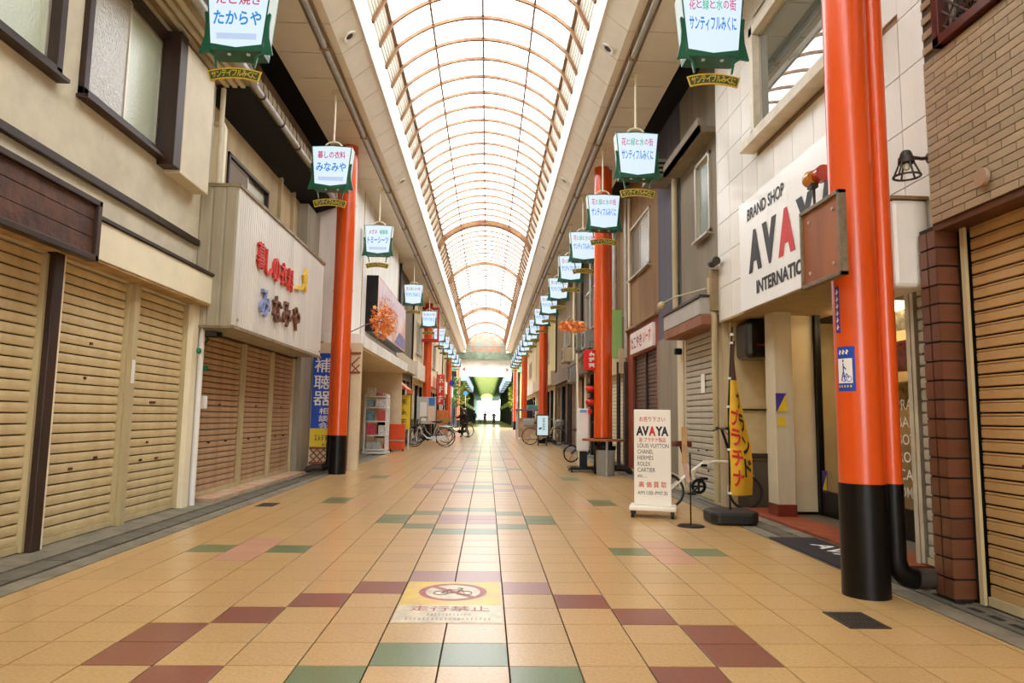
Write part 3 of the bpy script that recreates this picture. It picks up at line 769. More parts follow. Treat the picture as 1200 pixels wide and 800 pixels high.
# display rack with goods
rk = thing('display_rack', 'white wire display rack with goods outside the white shop', 'display rack', (-3.0, 19.0, 0))
M_wrack = mat('rack_white', (236, 232, 222), .4, .04, 4)
b = MB()
for x in (-3.3, -2.72):
    for y in (18.8, 19.2): b.box(x-.025, x+.025, y-.025, y+.025, .06, 1.62)
part(rk, 'upright', b, M_wrack)
for z in (.12, .5, .88, 1.25, 1.55): part(rk, 'shelf', MB().box(-3.32, -2.70, 18.78, 19.22, z-.015, z+.015), M_wrack)
part(rk, 'foot', MB().box(-3.32, -2.66, 18.7, 18.85, .02, .07).box(-3.32, -2.66, 19.15, 19.3, .02, .07), M_wrack)
for k, (x, z, w, h, c, lb) in enumerate(((-3.16, 1.565, .2, .22, (236, 232, 224), 'white folded bag on the top of the display rack'), (-2.92, 1.565, .2, .08, (214, 120, 140), 'pink box on the top of the display rack'),
        (-3.18, 1.265, .2, .2, (150, 190, 206), 'pale blue pack on the upper shelf of the display rack'), (-2.9, 1.265, .24, .22, (226, 220, 222), 'white pack on the upper shelf of the display rack'),
        (-3.18, .895, .2, .26, (126, 170, 190), 'blue grey pack on the middle shelf of the display rack'), (-2.86, .895, .22, .28, (220, 90, 80), 'red and white pack on the middle shelf of the display rack'),
        (-3.12, .515, .24, .3, (222, 84, 104), 'pink red pack on the lower shelf of the display rack'), (-2.84, .515, .18, .26, (232, 230, 214), 'cream pack on the lower shelf of the display rack'),
        (-3.05, .135, .4, .2, (190, 186, 176), 'grey pack on the bottom shelf of the display rack'))):
    single('goods_pack', MB().box(x-w/2, x+w/2, 18.82, 19.12, z, z+h), mat('goods%d' % k, c, .5, .15, 12), lb, 'package', 'goods on the display rack', bevel=.012)
ch = thing('office_chair', 'black chair standing folded beside the white display rack', 'chair', (-2.97, 19.6, 0))
part(ch, 'seat', MB().box(-2.97-.17, -2.97+.17, 19.5, 19.85, .42, .48), M_black, bevel=.02)
part(ch, 'backrest', MB().box(-3.12, -2.82, 19.83, 19.88, .5, .98), M_black, bevel=.02)
for x in (-3.12, -2.82):
    for y in (19.52, 19.83): part(ch, 'leg', MB().tube([(x, y, 0), (x, y, .43)], .012, 8), M_chrome, smooth=True)
# far left shops
def farshop(label, s, X, y0, y1, c, sh, sign=None, wins=(), zs=2.3, ink=None, top=6.3):
    t = thing('shop_building', label, 'building', (X, (y0+y1)/2, 0))
    m = mat('plaster_%d_%d_%d' % c, c, .8, .14, 2, streak=True)
    part(t, 'wall', wall_cells(MB(), X, X-s*.3, y0, y1, zs, top, [(a, b, c0, d) for a, b, c0, d in wins]), m)
    part(t, 'pier', MB().box(X, X-s*.3, y0, y0+.25, 0, zs).box(X, X-s*.3, y1-.25, y1, 0, zs), m)
    part(t, 'side', MB().box(X, X-s*1.4, y0, y0+.06, 0, top), m)
    for a, b, c0, d in wins: window(t, s, X, a, b, c0, d, M_frameW, 2, .05, .03, [M_screen, M_win])
    n = max(1, int((y1-y0-.5)/1.7)); L = (y1-y0-.5)/n
    for k in range(n):
        part(t, 'shutter_panel', corr(MB(), .05, zs, .09, lambda q, h, e, k=k: (X-s*.12+s*h, y0+.25+k*L+(.03 if e == 0 else L-.03), q)), sh)
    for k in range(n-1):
        yb = y0+.25+(k+1)*L; part(t, 'shade_strip', MB().box(X+s*.005, X-s*.1, yb-.12, yb+.12, 0, zs), M_dark)  # solid black strip painted as the shade of an opening
    part(t, 'end_shade_strip', MB().box(X+s*.004, X-s*.2, y1-.16, y1, zs, top), M_dark)  # black strip colouring in the dark between neighbouring fronts
    if sign:
        z0, z1, col = sign
        part(t, 'fascia_sign', MB().box(X, X+s*.18, y0+.2, y1-.2, z0, z1), mat('fascia_%d_%d_%d' % col, col, .5, .06, 3), bevel=.01)
    return t
farshop('dark grey shop front with vertical stripes beyond the white shop on the left', 1, -3.0, 21.3, 27.0, (120, 104, 82), M_shutC, (2.6, 3.1, (206, 190, 160)), [(22, 24, 3.6, 4.8)])
farshop('beige shop front beside the orange column with red cross-arm on the left', 1, -2.95, 27.0, 35.0, (224, 204, 166), M_shutC, (2.5, 3.2, (236, 224, 200)), [(28, 30, 3.6, 4.9), (31.5, 33.5, 3.6, 4.9)])
farshop('pale cream shop front in the left distance', 1, -3.0, 35.0, 45.0, (236, 220, 190), M_shutB, (2.5, 3.1, (214, 120, 70)), [(37, 39, 3.6, 4.9)])
farshop('ivory shop front next to the far end on the left', 1, -2.95, 45.0, 55.5, (226, 208, 172), M_shutC, (2.5, 3.3, (232, 226, 214)), [(47, 50, 3.6, 4.9)])
# dark downpipes on the far left shop
for y, w in ((21.6, 'left'), (22.3, 'right')):
    pipe('dark tall downpipe on the grey left shop, %s one of two' % w, [(-2.93, y, 2.4), (-2.93, y, 6.0)], .06, M_dbrown, group='dark downpipes')
aw = thing('awning', 'small orange and pink sloping awning beyond the white shop', 'awning', (-2.8, 21.9, 1.9))
part(aw, 'canvas', MB().add([(-3.0, 21.2, 2.3), (-3.0, 22.6, 2.3), (-2.45, 22.6, 1.85), (-2.45, 21.2, 1.85), (-3.0, 21.2, 2.28), (-3.0, 22.6, 2.28), (-2.45, 22.6, 1.83), (-2.45, 21.2, 1.83)], [(0, 3, 2, 1), (4, 5, 6, 7), (0, 4, 7, 3), (1, 2, 6, 5), (3, 7, 6, 2)]), mat('awning_pink', (226, 150, 112), .7, .1, 5))
part(aw, 'side_flap', MB().prism([(-3.0, 2.3), (-2.45, 1.85), (-3.0, 1.85)], 'y', 21.19, 21.2), mat('awning_orange', (214, 76, 24), .7, .08, 5))
part(aw, 'valance', MB().box(-2.46, -2.44, 21.2, 22.6, 1.72, 1.85), MATS['awning_orange'])
yb = thing('notice_board', 'yellow notice sheet with grey lettering below the orange awning', 'notice', (-2.76, 21.6, .5))
part(yb, 'sheet', MB().box(-2.80, -2.40, 21.7, 21.72, .62, 1.68), M_yellow)
b = MB()
for z in (1.46, 1.15, .85): marks(b, (-2.6, 21.697, z), (1, 0, 0), UP, .2, .2)
part(yb, 'lettering', b, mat('ink_olive', (130, 112, 30), .5, 0))
part(yb, 'leg', MB().box(-2.78, -2.74, 21.72, 21.76, 0, .7).box(-2.46, -2.42, 21.72, 21.76, 0, .7), M_wrack)
cb = thing('clear_stand', 'clear plastic leaflet stand with blue header behind the bicycles on the left', 'stand', (-2.2, 26.0, 0))
part(cb, 'panel', MB().box(-2.62, -1.95, 26.0, 26.02, .75, 1.75), glass('clear_plastic', (226, 230, 226), .1, .45))
part(cb, 'leaflet', MB().box(-2.52, -2.28, 25.985, 25.995, .85, 1.55), M_paper)
part(cb, 'leaflet', MB().box(-2.2, -1.97, 25.985, 25.995, .85, 1.4), mat('leaflet_peach', (238, 206, 170), .6, .1, 9))
part(cb, 'header', MB().box(-2.2, -1.97, 25.985, 25.995, 1.43, 1.72), mat('header_blue', (50, 120, 200), .5, .05))
part(cb, 'post', MB().box(-2.64, -2.6, 25.98, 26.04, 0, 1.78).box(-1.97, -1.93, 25.98, 26.04, 0, 1.78), M_steel)
# orange box and board
ob = thing('orange_crate', 'orange upright crate standing beside the parked silver bicycle', 'crate', (-2.64, 20.6, 0))
part(ob, 'body', MB().box(-2.86, -2.42, 20.45, 20.7, .06, .80), mat('crate_orange', (234, 78, 20), .5, .05, 5), bevel=.015)
part(ob, 'strap', MB().box(-2.865, -2.415, 20.445, 20.705, .3, .33), M_steel)
part(ob, 'caster', MB().lathe([(0, -.02), (.03, -.02), (.03, .02), (0, .02)], (-2.82, 20.55, .03), 10, 'x').lathe([(0, -.02), (.03, -.02), (.03, .02), (0, .02)], (-2.46, 20.55, .03), 10, 'x'), M_rubber)
single('orange_board', MB().prism([(-3.06, 0), (-2.88, 0), (-2.9, .66), (-2.97, .66)], 'y', 20.5, 20.53), MATS['crate_orange'], 'orange leaning board left of the orange crate', 'board')
# red cross-arm on the column and red banners
ca = thing('cross_arm', 'red square frame bracket on top of the left column in mid distance', 'bracket', (-2.66, 30.4, 4.0))
M_redp = mat('red_paint', (190, 40, 22), .4, .08, 4)
part(ca, 'beam', MB().box(-3.12, -2.2, 30.30, 30.42, 4.28, 4.42), M_redp)
part(ca, 'beam', MB().box(-3.12, -2.2, 30.30, 30.42, 5.72, 5.82), M_redp)
part(ca, 'upright', MB().box(-3.12, -3.04, 30.31, 30.41, 4.4, 5.75), M_redp)
part(ca, 'upright', MB().box(-2.28, -2.2, 30.31, 30.41, 4.4, 5.75), M_redp)
nb_ = thing('nobori_banner', 'red upright banner with white characters left of the walking person', 'banner', (-2.35, 37, 0))
part(nb_, 'pole', MB().tube([(-2.73, 37, 0), (-2.73, 37, 3.4)], .025, 8), mat('pole_dark_red', (120, 24, 20), .5, 0), smooth=True)
part(nb_, 'cloth', MB().box(-2.70, -2.33, 37, 37.01, 1.65, 3.25), mat('banner_red', (222, 62, 34), .7, .06, 4))
b = MB()
for z in (2.98, 2.45, 1.95): marks(b, (-2.51, 36.996, z), (1, 0, 0), UP, .3, .4)
part(nb_, 'lettering', b, M_paper)
part(nb_, 'base', MB().lathe([(0, 0), (.2, 0), (.18, .08), (0, .1)], (-2.73, 37, 0), 12), M_black)
oq = thing('advertising_board', 'orange advertising board standing behind the red banner', 'board', (-2.45, 38, 0))
part(oq, 'board', MB().box(-2.75, -2.15, 38.0, 38.04, .1, 1.35), mat('panel_orange', (236, 140, 60), .6, .2, 4))
for x in (-2.7, -2.24): part(oq, 'leg', MB().box(x, x+.04, 38.0, 38.04, 0, .1), M_steel)
for k, (x, y, z, c, lb) in enumerate(((-2.46, 47.3, 3.3, (70, 40, 150), 'round violet sign on a far left column'), (-2.0, 62.5, 3.1, (50, 120, 210), 'round blue road sign near the far end on the left'))):
    t = thing('round_sign', lb, 'sign', (x, y, 0))
    part(t, 'disc', MB().lathe([(0, -.01), (.2, -.01), (.2, .01), (0, .01)], (x, y, z), 20, 'y'), mat('disc%d' % k, c, .4, .05))
    part(t, 'pole', MB().tube([(x, y+.05, 0), (x, y+.05, z+.2)], .025, 8), M_steel)
# ================================================================== RIGHT: brown brick shop (nearest)
M_brick = mat('brick_taupe', (168, 146, 114), .6, .12, 8, col2=(150, 128, 98), rnd=.10, bump=.2)
M_mort = mat('mortar_brown', (86, 68, 48), .8, .1, 10)
M_brickr = mat('brick_redbrown', (112, 66, 42), .35, .15, 6, rnd=.14, coat=.3)
M_mortd = mat('mortar_dark', (34, 26, 26), .8, .1, 10)
r1 = thing('shop_building', 'brown brick-tiled shop nearest on the right with a dark latticed window', 'building', (2.9, 2.6, 0))
BX = 2.775
part(r1, 'wall', wall_cells(MB(), BX, BX+.25, 1.0, 4.12, 2.29, 6.3, [(2.7, 3.96, 3.37, 4.6)]), M_mort)
bl, bh = .205, .0505
bm_full = shared_mesh('brick', MB().box(-.014, 0, 0, bl-.006, 0, bh-.006), M_brick)
bm_half = shared_mesh('brick', MB().box(-.014, 0, 0, bl/2-.006, 0, bh-.006), M_brick)
nbk = 0
for rw in range(0, 46):
    z = 2.295+rw*bh
    y = 4.118
    first = rw % 2 == 0
    while y > 3.0:
        half = first; first = False
        L = bl/2 if half else bl
        y -= L
        if z+bh > 3.36 and z < 4.6 and y < 3.97 and y+L > 2.7: 
            if y+L > 3.99: pass
            else: continue
            continue
        if nbk < 298: share(r1, 'brick', bm_half if half else bm_full, (BX, y, z)); nbk += 1
w = window(r1, -1, BX-.012, 2.7, 3.96, 3.37, 4.6, mat('frame_redbrown', (84, 36, 24), .4, .1, 6), 2, .06, .04, [M_win, M_win], sill=False)
b = MB()
for k in range(14):
    for sg in (1, -1):
        y0_, z0_ = 2.76+.09*k, 3.43
        b.tube([(BX-.02, y0_, z0_), (BX-.02, min(y0_+.28, 3.9) if sg > 0 else max(y0_-.28, 2.76), z0_+(min(.28, 3.9-y0_) if sg > 0 else min(.28, y0_-2.76)))], .008, 4)
part(w, 'lattice', b, mat('lattice_dark', (70, 44, 30), .5, .1))
part(r1, 'vent_cap', MB().lathe([(0, 0), (.05, 0), (.055, .02), (.05, .03), (0, .035)], (BX-.05, 3.63, 2.43), 18, 'x'), mat('cap_taupe', (166, 136, 108), .5, .05), smooth=True)
part(r1, 'lintel', MB().box(BX+.0, BX+.25, 1.0, 4.12, 2.25, 2.295), mat('lintel_brown', (96, 60, 34), .5, .15, 4))
part(r1, 'lower_wall', MB().box(3.0, 3.1, 1.0, 4.12, 0, 2.3), M_dark)
shutter('gold-brown roller shutter at the right edge, beside the brick pilaster', -1, 2.93, 1.6, 4.0, .02, 2.26, .076, M_shutR, slots=[(.86, .8, .05)], double=True)
# brick pilaster
pp_ = thing('brick_pilaster', 'glazed red-brown brick pilaster beside the gold shutter', 'pilaster', (2.85, 4.2, 0))
part(pp_, 'core', MB().box(2.782, 3.0, 4.108, 4.27, 0, 2.29), M_mortd)
hb = .118
bf = shared_mesh('brick', MB().box(-.012, 0, 0, .075, 0, hb-.012), M_brickr)
bs = shared_mesh('brick', MB().box(0, .135, -.012, 0, 0, hb-.012), M_brickr)
for k in range(19):
    share(pp_, 'brick', bf, (2.782, 4.10, .03+k*hb)); share(pp_, 'brick', bf, (2.782, 4.188, .03+k*hb))
    share(pp_, 'brick', bs, (2.772, 4.108, .03+k*hb))
# ================================================================== RIGHT: white panelled brand shop
r2 = thing('shop_building', 'white panel-clad brand shop with a big upper window on the right', 'building', (3.1, 6.3, 0))
RX = 2.88
M_clad = mat('cladding_white', (240, 234, 220), .4, .06, 2, streak=True, coat=.2)
part(r2, 'wall', wall_cells(MB(), RX+.015, RX+.25, 4.12, 8.42, 2.28, 6.3, [(4.9, 7.12, 4.08, 5.35)]), M_beam)
pw, ph = .43, .42
cp = shared_mesh('cladding_panel', MB().box(0, .014, .004, pw-.004, .004, ph-.004), M_clad)
for i in range(10):
    for j in range(10):
        y, z = 4.12+i*pw, 2.28+j*ph*.97
        if y < 7.12 and y+pw > 4.9 and z < 5.4 and z+ph > 4.0: continue
        o = share(r2, 'cladding_panel', cp, (RX, y, z)); o.scale = (1, 1, .97)
# filler panels under / over / beside the window
fp = MB().box(RX, RX+.014, 4.55, 7.13, 3.97, 4.08).box(RX, RX+.014, 4.55, 4.9, 4.08, 5.4).box(RX, RX+.014, 4.55, 7.13, 5.35, 5.5)
part(r2, 'cladding_strip', fp, M_clad)
part(r2, 'corner_trim', MB().box(RX-.012, RX, 4.13, 4.24, 2.3, 6.3), M_white)
M_winframe = mat('window_frame_cream', (236, 226, 202), .5, .10, 5)
M_mirror = glass('window_reflective', (92, 96, 86), .015, .0)
M_mirror.node_tree.nodes['Principled BSDF'].inputs['IOR'].default_value = 2.6
window(r2, -1, RX, 4.9, 7.12, 4.08, 5.35, M_winframe, 1, .10, .07, [M_mirror], sill=False)
part(r2, 'window_sill', MB().box(RX-.16, RX+.02, 4.8, 7.22, 3.97, 4.07), M_winframe, bevel=.008)
part(r2, 'fascia_soffit', MB().box(RX+.0, 3.9, 4.5, 8.42, 2.26, 2.285), mat('soffit_tan', (176, 150, 106), .6, .1, 4))
part(r2, 'left_edge', MB().box(RX, 3.4, 8.40, 8.44, 2.26, 6.3), M_clad)
sg = thing('shop_sign', 'flat white shop sign board with black and red AVAYA lettering', 'sign', (RX-.02, 6.0, 2.26))
part(sg, 'board', MB().box(RX-.035, RX-.002, 5.1, 7.6, 2.27, 3.50), mat('sign_white', (248, 246, 240), .25, .02, 3, coat=.3), bevel=.004)
U_R = (0, -1, 0); xs = RX-.036
b = MB().text('BRAND SHOP', (xs, 6.87, 3.31), U_R, UP, .95, .135, .003, .02)
b.text('INTERNATIONAL', (xs, 6.40, 2.468), U_R, UP, 1.46, .145, .003, .04)
for ch_, yc in (('A', 7.15), ('V', 6.77), ('Y', 5.97), ('A', 5.56)): b.text(ch_, (xs, yc, 2.88), U_R, UP, .36, .46, .003, .075)
part(sg, 'lettering', b, M_ink)
part(sg, 'red_letter', MB().text('A', (xs, 6.37, 2.88), U_R, UP, .38, .46, .003, .075), M_red)
hb_ = thing('shutter_case', 'white rounded metal box hung over the shop door beside the brick wall', 'metal box', (2.72, 4.6, 1.93))
part(hb_, 'case', MB().box(2.625, 2.872, 4.30, 4.95, 1.93, 2.52), mat('case_white', (242, 236, 222), .35, .05, 3, coat=.2), bevel=.03)
part(hb_, 'top_strip', MB().box(2.625, 2.872, 4.29, 4.95, 2.52, 2.54), M_beam)
part(hb_, 'bracket', MB().box(2.868, 3.0, 4.5, 4.56, 2.0, 2.3).box(2.868, 3.0, 4.8, 4.86, 2.0, 2.3), M_iron)
# wall lamp
wl = thing('wall_lamp', 'black open cage wall lamp on the white wall above the metal box', 'lamp', (2.68, 4.2, 2.62))
M_lampb = mat('lamp_iron', (50, 42, 34), .5, .1, 9)
LX_, LY_, LZ_ = 2.675, 4.2, 2.735
part(wl, 'wall_plate', MB().lathe([(0, -.025), (.03, -.022), (.042, -.01), (.042, 0), (0, .0)], (2.868, 4.24, LZ_+.05), 16, 'x'), M_lampb, smooth=True)
part(wl, 'arm', MB().tube([(2.86, 4.24, LZ_+.05), (2.80, 4.23, LZ_+.035), (LX_+.03, 4.21, LZ_+.035)], .012, 8), M_lampb, smooth=True)
part(wl, 'cap', MB().lathe([(0, .075), (.025, .07), (.036, .05), (.04, .03), (.048, .025), (.05, -.01), (.042, -.015), (0, -.015)], (LX_, LY_, LZ_), 16), M_lampb, smooth=True)
b = MB()
for k in range(6):
    a = k*pi/3+.4; b.tube([(LX_+.042*cos(a), LY_+.042*sin(a), LZ_-.01), (LX_+.076*cos(a), LY_+.076*sin(a), LZ_-.095)], .006, 6)
b.lathe([(.072, -.006), (.085, -.006), (.085, .004), (.072, .004), (.072, -.006)], (LX_, LY_, LZ_-.098), 20)
part(wl, 'cage', b, M_lampb, smooth=True)
part(wl, 'bulb', MB().lathe([(0, -.05), (.018, -.04), (.022, -.01), (.012, .0)], (LX_, LY_, LZ_-.012), 12), M_frost, smooth=True)
# warning lamp
bl_ = thing('warning_lamp', 'amber round warning lamp on a bracket between the sign and the near column', 'lamp', (2.78, 5.62, 3.0))
part(bl_, 'drum', MB().lathe([(0, -.06), (.06, -.052), (.072, 0), (.064, .045), (0, .05)], (2.71, 5.56, 3.10), 18, 'y'), mat('amber', (214, 140, 44), .25, .1, 5, coat=.5), smooth=True)
part(bl_, 'red_drum', MB().lathe([(0, -.045), (.068, -.045), (.068, .045), (0, .045)], (2.75, 5.46, 3.11), 18, 'y'), mat('amber_red', (190, 52, 20), .25, .1, 5, coat=.5), smooth=True)
part(bl_, 'arm', MB().tube([(2.72, 5.54, 3.04), (2.72, 5.54, 2.84), (2.85, 5.54, 2.82)], .012, 8).box(2.68, 2.74, 5.5, 5.58, 3.01, 3.05), M_lampb, smooth=True)
# rusty blank plate on the column
rp = thing('rusty_plate', 'rusty brown blank sign plate in a grey frame fixed to the near orange column', 'sign', (2.12, 4.2, 1.93))
part(rp, 'plate', MB().box(2.10, 2.125, 3.97, 4.45, 1.95, 2.43), mat('rust_brown', (168, 98, 46), .5, .3, 3, col2=(126, 70, 32), streak=True))
b = MB().box(2.085, 2.135, 3.95, 4.47, 1.93, 1.955).box(2.085, 2.135, 3.95, 4.47, 2.43, 2.455).box(2.085, 2.135, 3.95, 3.972, 1.93, 2.455).box(2.085, 2.135, 4.448, 4.47, 1.93, 2.455)
part(rp, 'frame', b, mat('frame_grey_rust', (130, 112, 88), .5, .25, 14), bevel=.003)
b = MB()
for y, z in ((4.05, 2.36), (4.36, 2.36), (4.05, 2.02), (4.36, 2.02)): b.lathe([(0, -.006), (.012, -.004), (.012, 0), (0, 0)], (2.098, y, z), 10, 'x')
part(rp, 'bracket', MB().box(2.13, 2.24, 4.26, 4.30, 2.0, 2.04).box(2.13, 2.24, 4.26, 4.30, 2.34, 2.38), M_steel)
part(rp, 'rivet', b, M_steel)
# stickers on the column
def curved(par, nm, x, y, r, a0, a1, z0, z1, m):
    b = MB(); n = 8; vs = []
    for k in range(n+1):
        a = a0+(a1-a0)*k/n; vs += [(x+r*cos(a), y+r*sin(a), z0), (x+r*cos(a), y+r*sin(a), z1)]
    b.add(vs, [(2*k, 2*k+2, 2*k+3, 2*k+1) for k in range(n)])
    return part(par, nm, b, m) if par else b
ks = thing('sticker', 'blue and white sticker of a person pushing a bicycle on the near column', 'sticker', (2.2, 4.2, 1.25))
A0, A1 = radians(186), radians(236)
curved(ks, 'sheet', 2.355, 4.30, .1352, A0, A1, 1.25, 1.53, M_blue)
curved(ks, 'white_field', 2.355, 4.30, .1356, radians(188), radians(229), 1.30, 1.455, M_paper)
b = MB()
def cyl_pt(a, z, r=.1362): return (2.355+r*cos(a), 4.30+r*sin(a), z)
def stroke(b, pts, w=.004, r=.1362):
    for (a0, z0), (a1, z1) in zip(pts, pts[1:]):
        da, dz = (a1-a0)*.15, z1-z0; l = sqrt(da*da+dz*dz) or 1; na, nz = -dz/l*w/.15, da/l*w
        b.add([cyl_pt(a0-na, z0-nz, r), cyl_pt(a1-na, z1-nz, r), cyl_pt(a1+na, z1+nz, r), cyl_pt(a0+na, z0+nz, r)], [(0, 1, 2, 3)])
R_ = radians
stroke(b, [(R_(205), 1.425), (R_(205), 1.375), (R_(199), 1.315)]); stroke(b, [(R_(205), 1.375), (R_(209), 1.315)]); stroke(b, [(R_(205), 1.405), (R_(213), 1.385)])
stroke(b, [(R_(203), 1.440), (R_(207), 1.440)], .008)
for ac in (207, 220): stroke(b, [(R_(ac)+.13*cos(t*pi/5)*.9, 1.327+.018*sin(t*pi/5)) for t in range(11)], .002)
stroke(b, [(R_(207), 1.330), (R_(214), 1.360), (R_(220), 1.330)], .003)
part(ks, 'pictogram', b, M_blue)
b = MB()
for k in range(3): stroke(b, [(R_(193+10*k), 1.485), (R_(199+10*k), 1.505)], .006); stroke(b, [(R_(196+10*k), 1.480), (R_(196+10*k), 1.510)], .004)
part(ks, 'lettering', b, M_paper)
b = MB()
for k in range(5): stroke(b, [(R_(190+8*k), 1.280), (R_(194+8*k), 1.280)], .007)
part(ks, 'yellow_lettering', b, M_yellow)
b = curved(None, '', 2.355, 4.30, .1352, radians(184), radians(200), 1.62, 1.92, None)
o = thing('sticker', 'narrow violet strip sticker high on the near column', 'sticker', (2.15, 4.25, 1.62))
part(o, 'sheet', b, mat('sticker_violet', (70, 50, 150), .5, .05))
b = MB()
for k in range(6): stroke(b, [(R_(188), 1.65+.045*k), (R_(196), 1.66+.045*k)], .006); stroke(b, [(R_(192), 1.64+.045*k), (R_(192), 1.675+.045*k)], .004)
part(o, 'lettering', b, M_paper)
# ground floor of the brand shop
gf = thing('shop_entrance', 'recessed entrance of the brand shop with cream door panel and glass front', 'entrance', (3.5, 6.4, 0))
M_panel = mat('door_panel_cream', (232, 214, 176), .4, .06, 2, coat=.2)
part(gf, 'door_panel', MB().box(3.36, 3.70, 7.68, 7.72, .05, 2.26), M_panel, bevel=.006)
for q_ in ((3.70, 3.76, 7.62, 7.72, 0, 2.26), (3.72, 3.76, 4.95, 5.02, 0, 2.26), (3.36, 3.70, 7.67, 7.69, 0, .06)): part(gf, 'dark_frame', MB().box(*q_), M_black)
part(gf, 'glass', MB().box(3.735, 3.745, 5.02, 7.62, .3, 2.2), glass('shop_glass', (40, 44, 40), .03, .8))
part(gf, 'kick_plate', MB().box(3.72, 3.76, 5.02, 7.62, 0.03, .3), M_black)
part(gf, 'door_stile', MB().box(3.715, 3.765, 6.95, 7.02, .03, 2.2).box(3.715, 3.765, 6.30, 6.36, .03, 2.2), M_black)
part(gf, 'pillar', MB().box(3.15, 3.35, 7.45, 7.70, .16, 2.27), mat('pillar_cream', (214, 200, 168), .5, .1, 3, streak=True), bevel=.006)
part(gf, 'pillar_base', MB().box(3.145, 3.355, 7.445, 7.705, 0.01, .16), mat('tile_oxblood', (120, 44, 26), .35, .1, 8))
part(gf, 'step', MB().box(3.02, 3.42, 5.0, 8.2, .0, .035), mat('terracotta_step', (156, 72, 40), .5, .2, 6), bevel=.006)
part(gf, 'inner_floor', MB().box(3.42, 4.6, 4.9, 8.2, .0, .03), mat('inner_floor', (110, 98, 78), .5, .1))
part(gf, 'recess_wall', MB().box(3.42, 3.46, 7.75, 8.42, 0, 2.27), M_panel)
part(gf, 'recess_wall', MB().box(3.0, 4.6, 8.38, 8.43, 0, 2.27), mat('recess_cream', (214, 190, 140), .6, .1, 3))
part(gf, 'dado_rail', MB().box(3.05, 3.44, 8.33, 8.38, .60, .66).box(3.05, 3.44, 8.345, 8.38, 1.18, 1.20), M_dbrown)
part(gf, 'dado', MB().box(3.05, 3.44, 8.36, 8.38, 0, .58), mat('dado_dark', (92, 82, 66), .6, .1))
part(gf, 'side_rail', MB().box(3.19, 3.25, 5.07, 5.12, 0, 2.26).box(3.18, 3.24, 5.0, 5.04, .05, 2.26), mat('rail_pale', (206, 196, 168), .4, .1, 6))
part(gf, 'interior_wall', MB().box(4.5, 4.59, 4.9, 8.3, 0, 2.3), mat('interior_cream', (226, 200, 150), .7, .1))
b = MB()
for k, tx in enumerate(('PRADA', 'BALLY', 'BOTTEGA', 'ROLEX', 'CARTIER', 'OMEGA')):
    wv = .085*len(tx); part(gf, 'glass_lettering', MB().text(tx, (3.733, 6.18-wv/2, 1.22-.155*k), U_R, UP, wv, .095, .002, .01), M_paper)
shutter('narrow pale slatted shutter between the shop glass and the brick pilaster', -1, 3.21, 4.55, 4.98, .05, 2.26, .085, M_shutG, guides=False)
single('interior_lamp', MB().box(3.9, 4.3, 6.4, 7.5, 2.2, 2.225), emit('tube_light', (255, 226, 170), 14.0), 'warm ceiling light inside the brand shop', 'ceiling light')
for k, (y, z, h, c, lb) in enumerate(((6.3, 1.55, .3, (226, 90, 60), 'red poster inside the brand shop'), (6.3, 1.2, .25, (230, 190, 110), 'yellow poster inside the brand shop'), (6.35, 1.95, .2, (240, 230, 200), 'cream poster high inside the brand shop'))):
    single('poster', MB().box(4.0, 4.01, y-.2, y+.9, z, z+h), mat('poster%d' % k, c, .5, .4, 14), lb, 'poster')
for y, z, lb in ((7.6, .28, 'violet and yellow sticker low on the dark glass of the brand shop'), (5.6, .33, 'small violet and yellow sticker beside the narrow shutter')):
    t = thing('sticker', lb, 'sticker', (3.73, y, z))
    part(t, 'sheet', MB().box(3.712, 3.714, y-.12, y, z, z+.24), MATS['sticker_violet']); part(t, 'triangle', MB().prism([(y-.11, z+.03), (y-.01, z+.03), (y-.11, z+.2)], 'x', 3.710, 3.7115), M_yellow)
t = thing('sticker', 'violet and yellow triangle sticker on the cream pillar of the brand shop', 'sticker', (3.15, 7.55, 1.1))
part(t, 'sheet', MB().box(3.15, 3.27, 7.442, 7.444, 1.16, 1.36), MATS['sticker_violet']); part(t, 'triangle', MB().prism([(3.16, 1.16), (3.27, 1.16), (3.27, 1.36)], 'y', 7.4395, 7.4415), M_yellow); part(t, 'label', MB().box(3.17, 3.25, 7.442, 7.444, 1.0, 1.1), M_yellow)
mt = thing('door_mat', 'black door mat with white and orange AVAYA print behind the near column', 'mat', (2.76, 5.7, 0))
part(mt, 'mat', MB().prism([(2.57, 5.0), (3.0, 5.0), (3.0, 6.3), (2.57, 6.3)], 'z', .002, .012), mat('mat_black', (38, 32, 36), .9, .1, 60), bevel=.004)
part(mt, 'lettering', MB().text('AVA', (2.86, 5.65, .0125), (0, -1, 0), (1, 0, 0), .62, .16, .001, .02), M_paper)
part(mt, 'orange_lettering', MB().text('YA', (2.86, 5.16, .0125), (0, -1, 0), (1, 0, 0), .3, .16, .001, .02), mat('ink_orange', (214, 92, 40), .6, 0))
# black air-conditioner shell over the recess
ac = thing('speaker_unit', 'black rounded unit hung under the fascia above the yellow flag', 'unit', (3.2, 8.1, 1.85))
part(ac, 'shell', MB().box(3.02, 3.36, 7.9, 8.3, 1.78, 2.24), mat('unit_black', (18, 16, 15), .3, .05, 4, coat=.3), bevel=.06)
part(ac, 'badge', MB().box(3.14, 3.24, 7.895, 7.899, 1.93, 1.95), mat('badge_red', (150, 50, 30), .4, 0))
part(ac, 'bracket', MB().box(3.36, 3.46, 8.0, 8.06, 1.9, 1.96).box(3.36, 3.46, 8.0, 8.06, 2.1, 2.16), M_steel)
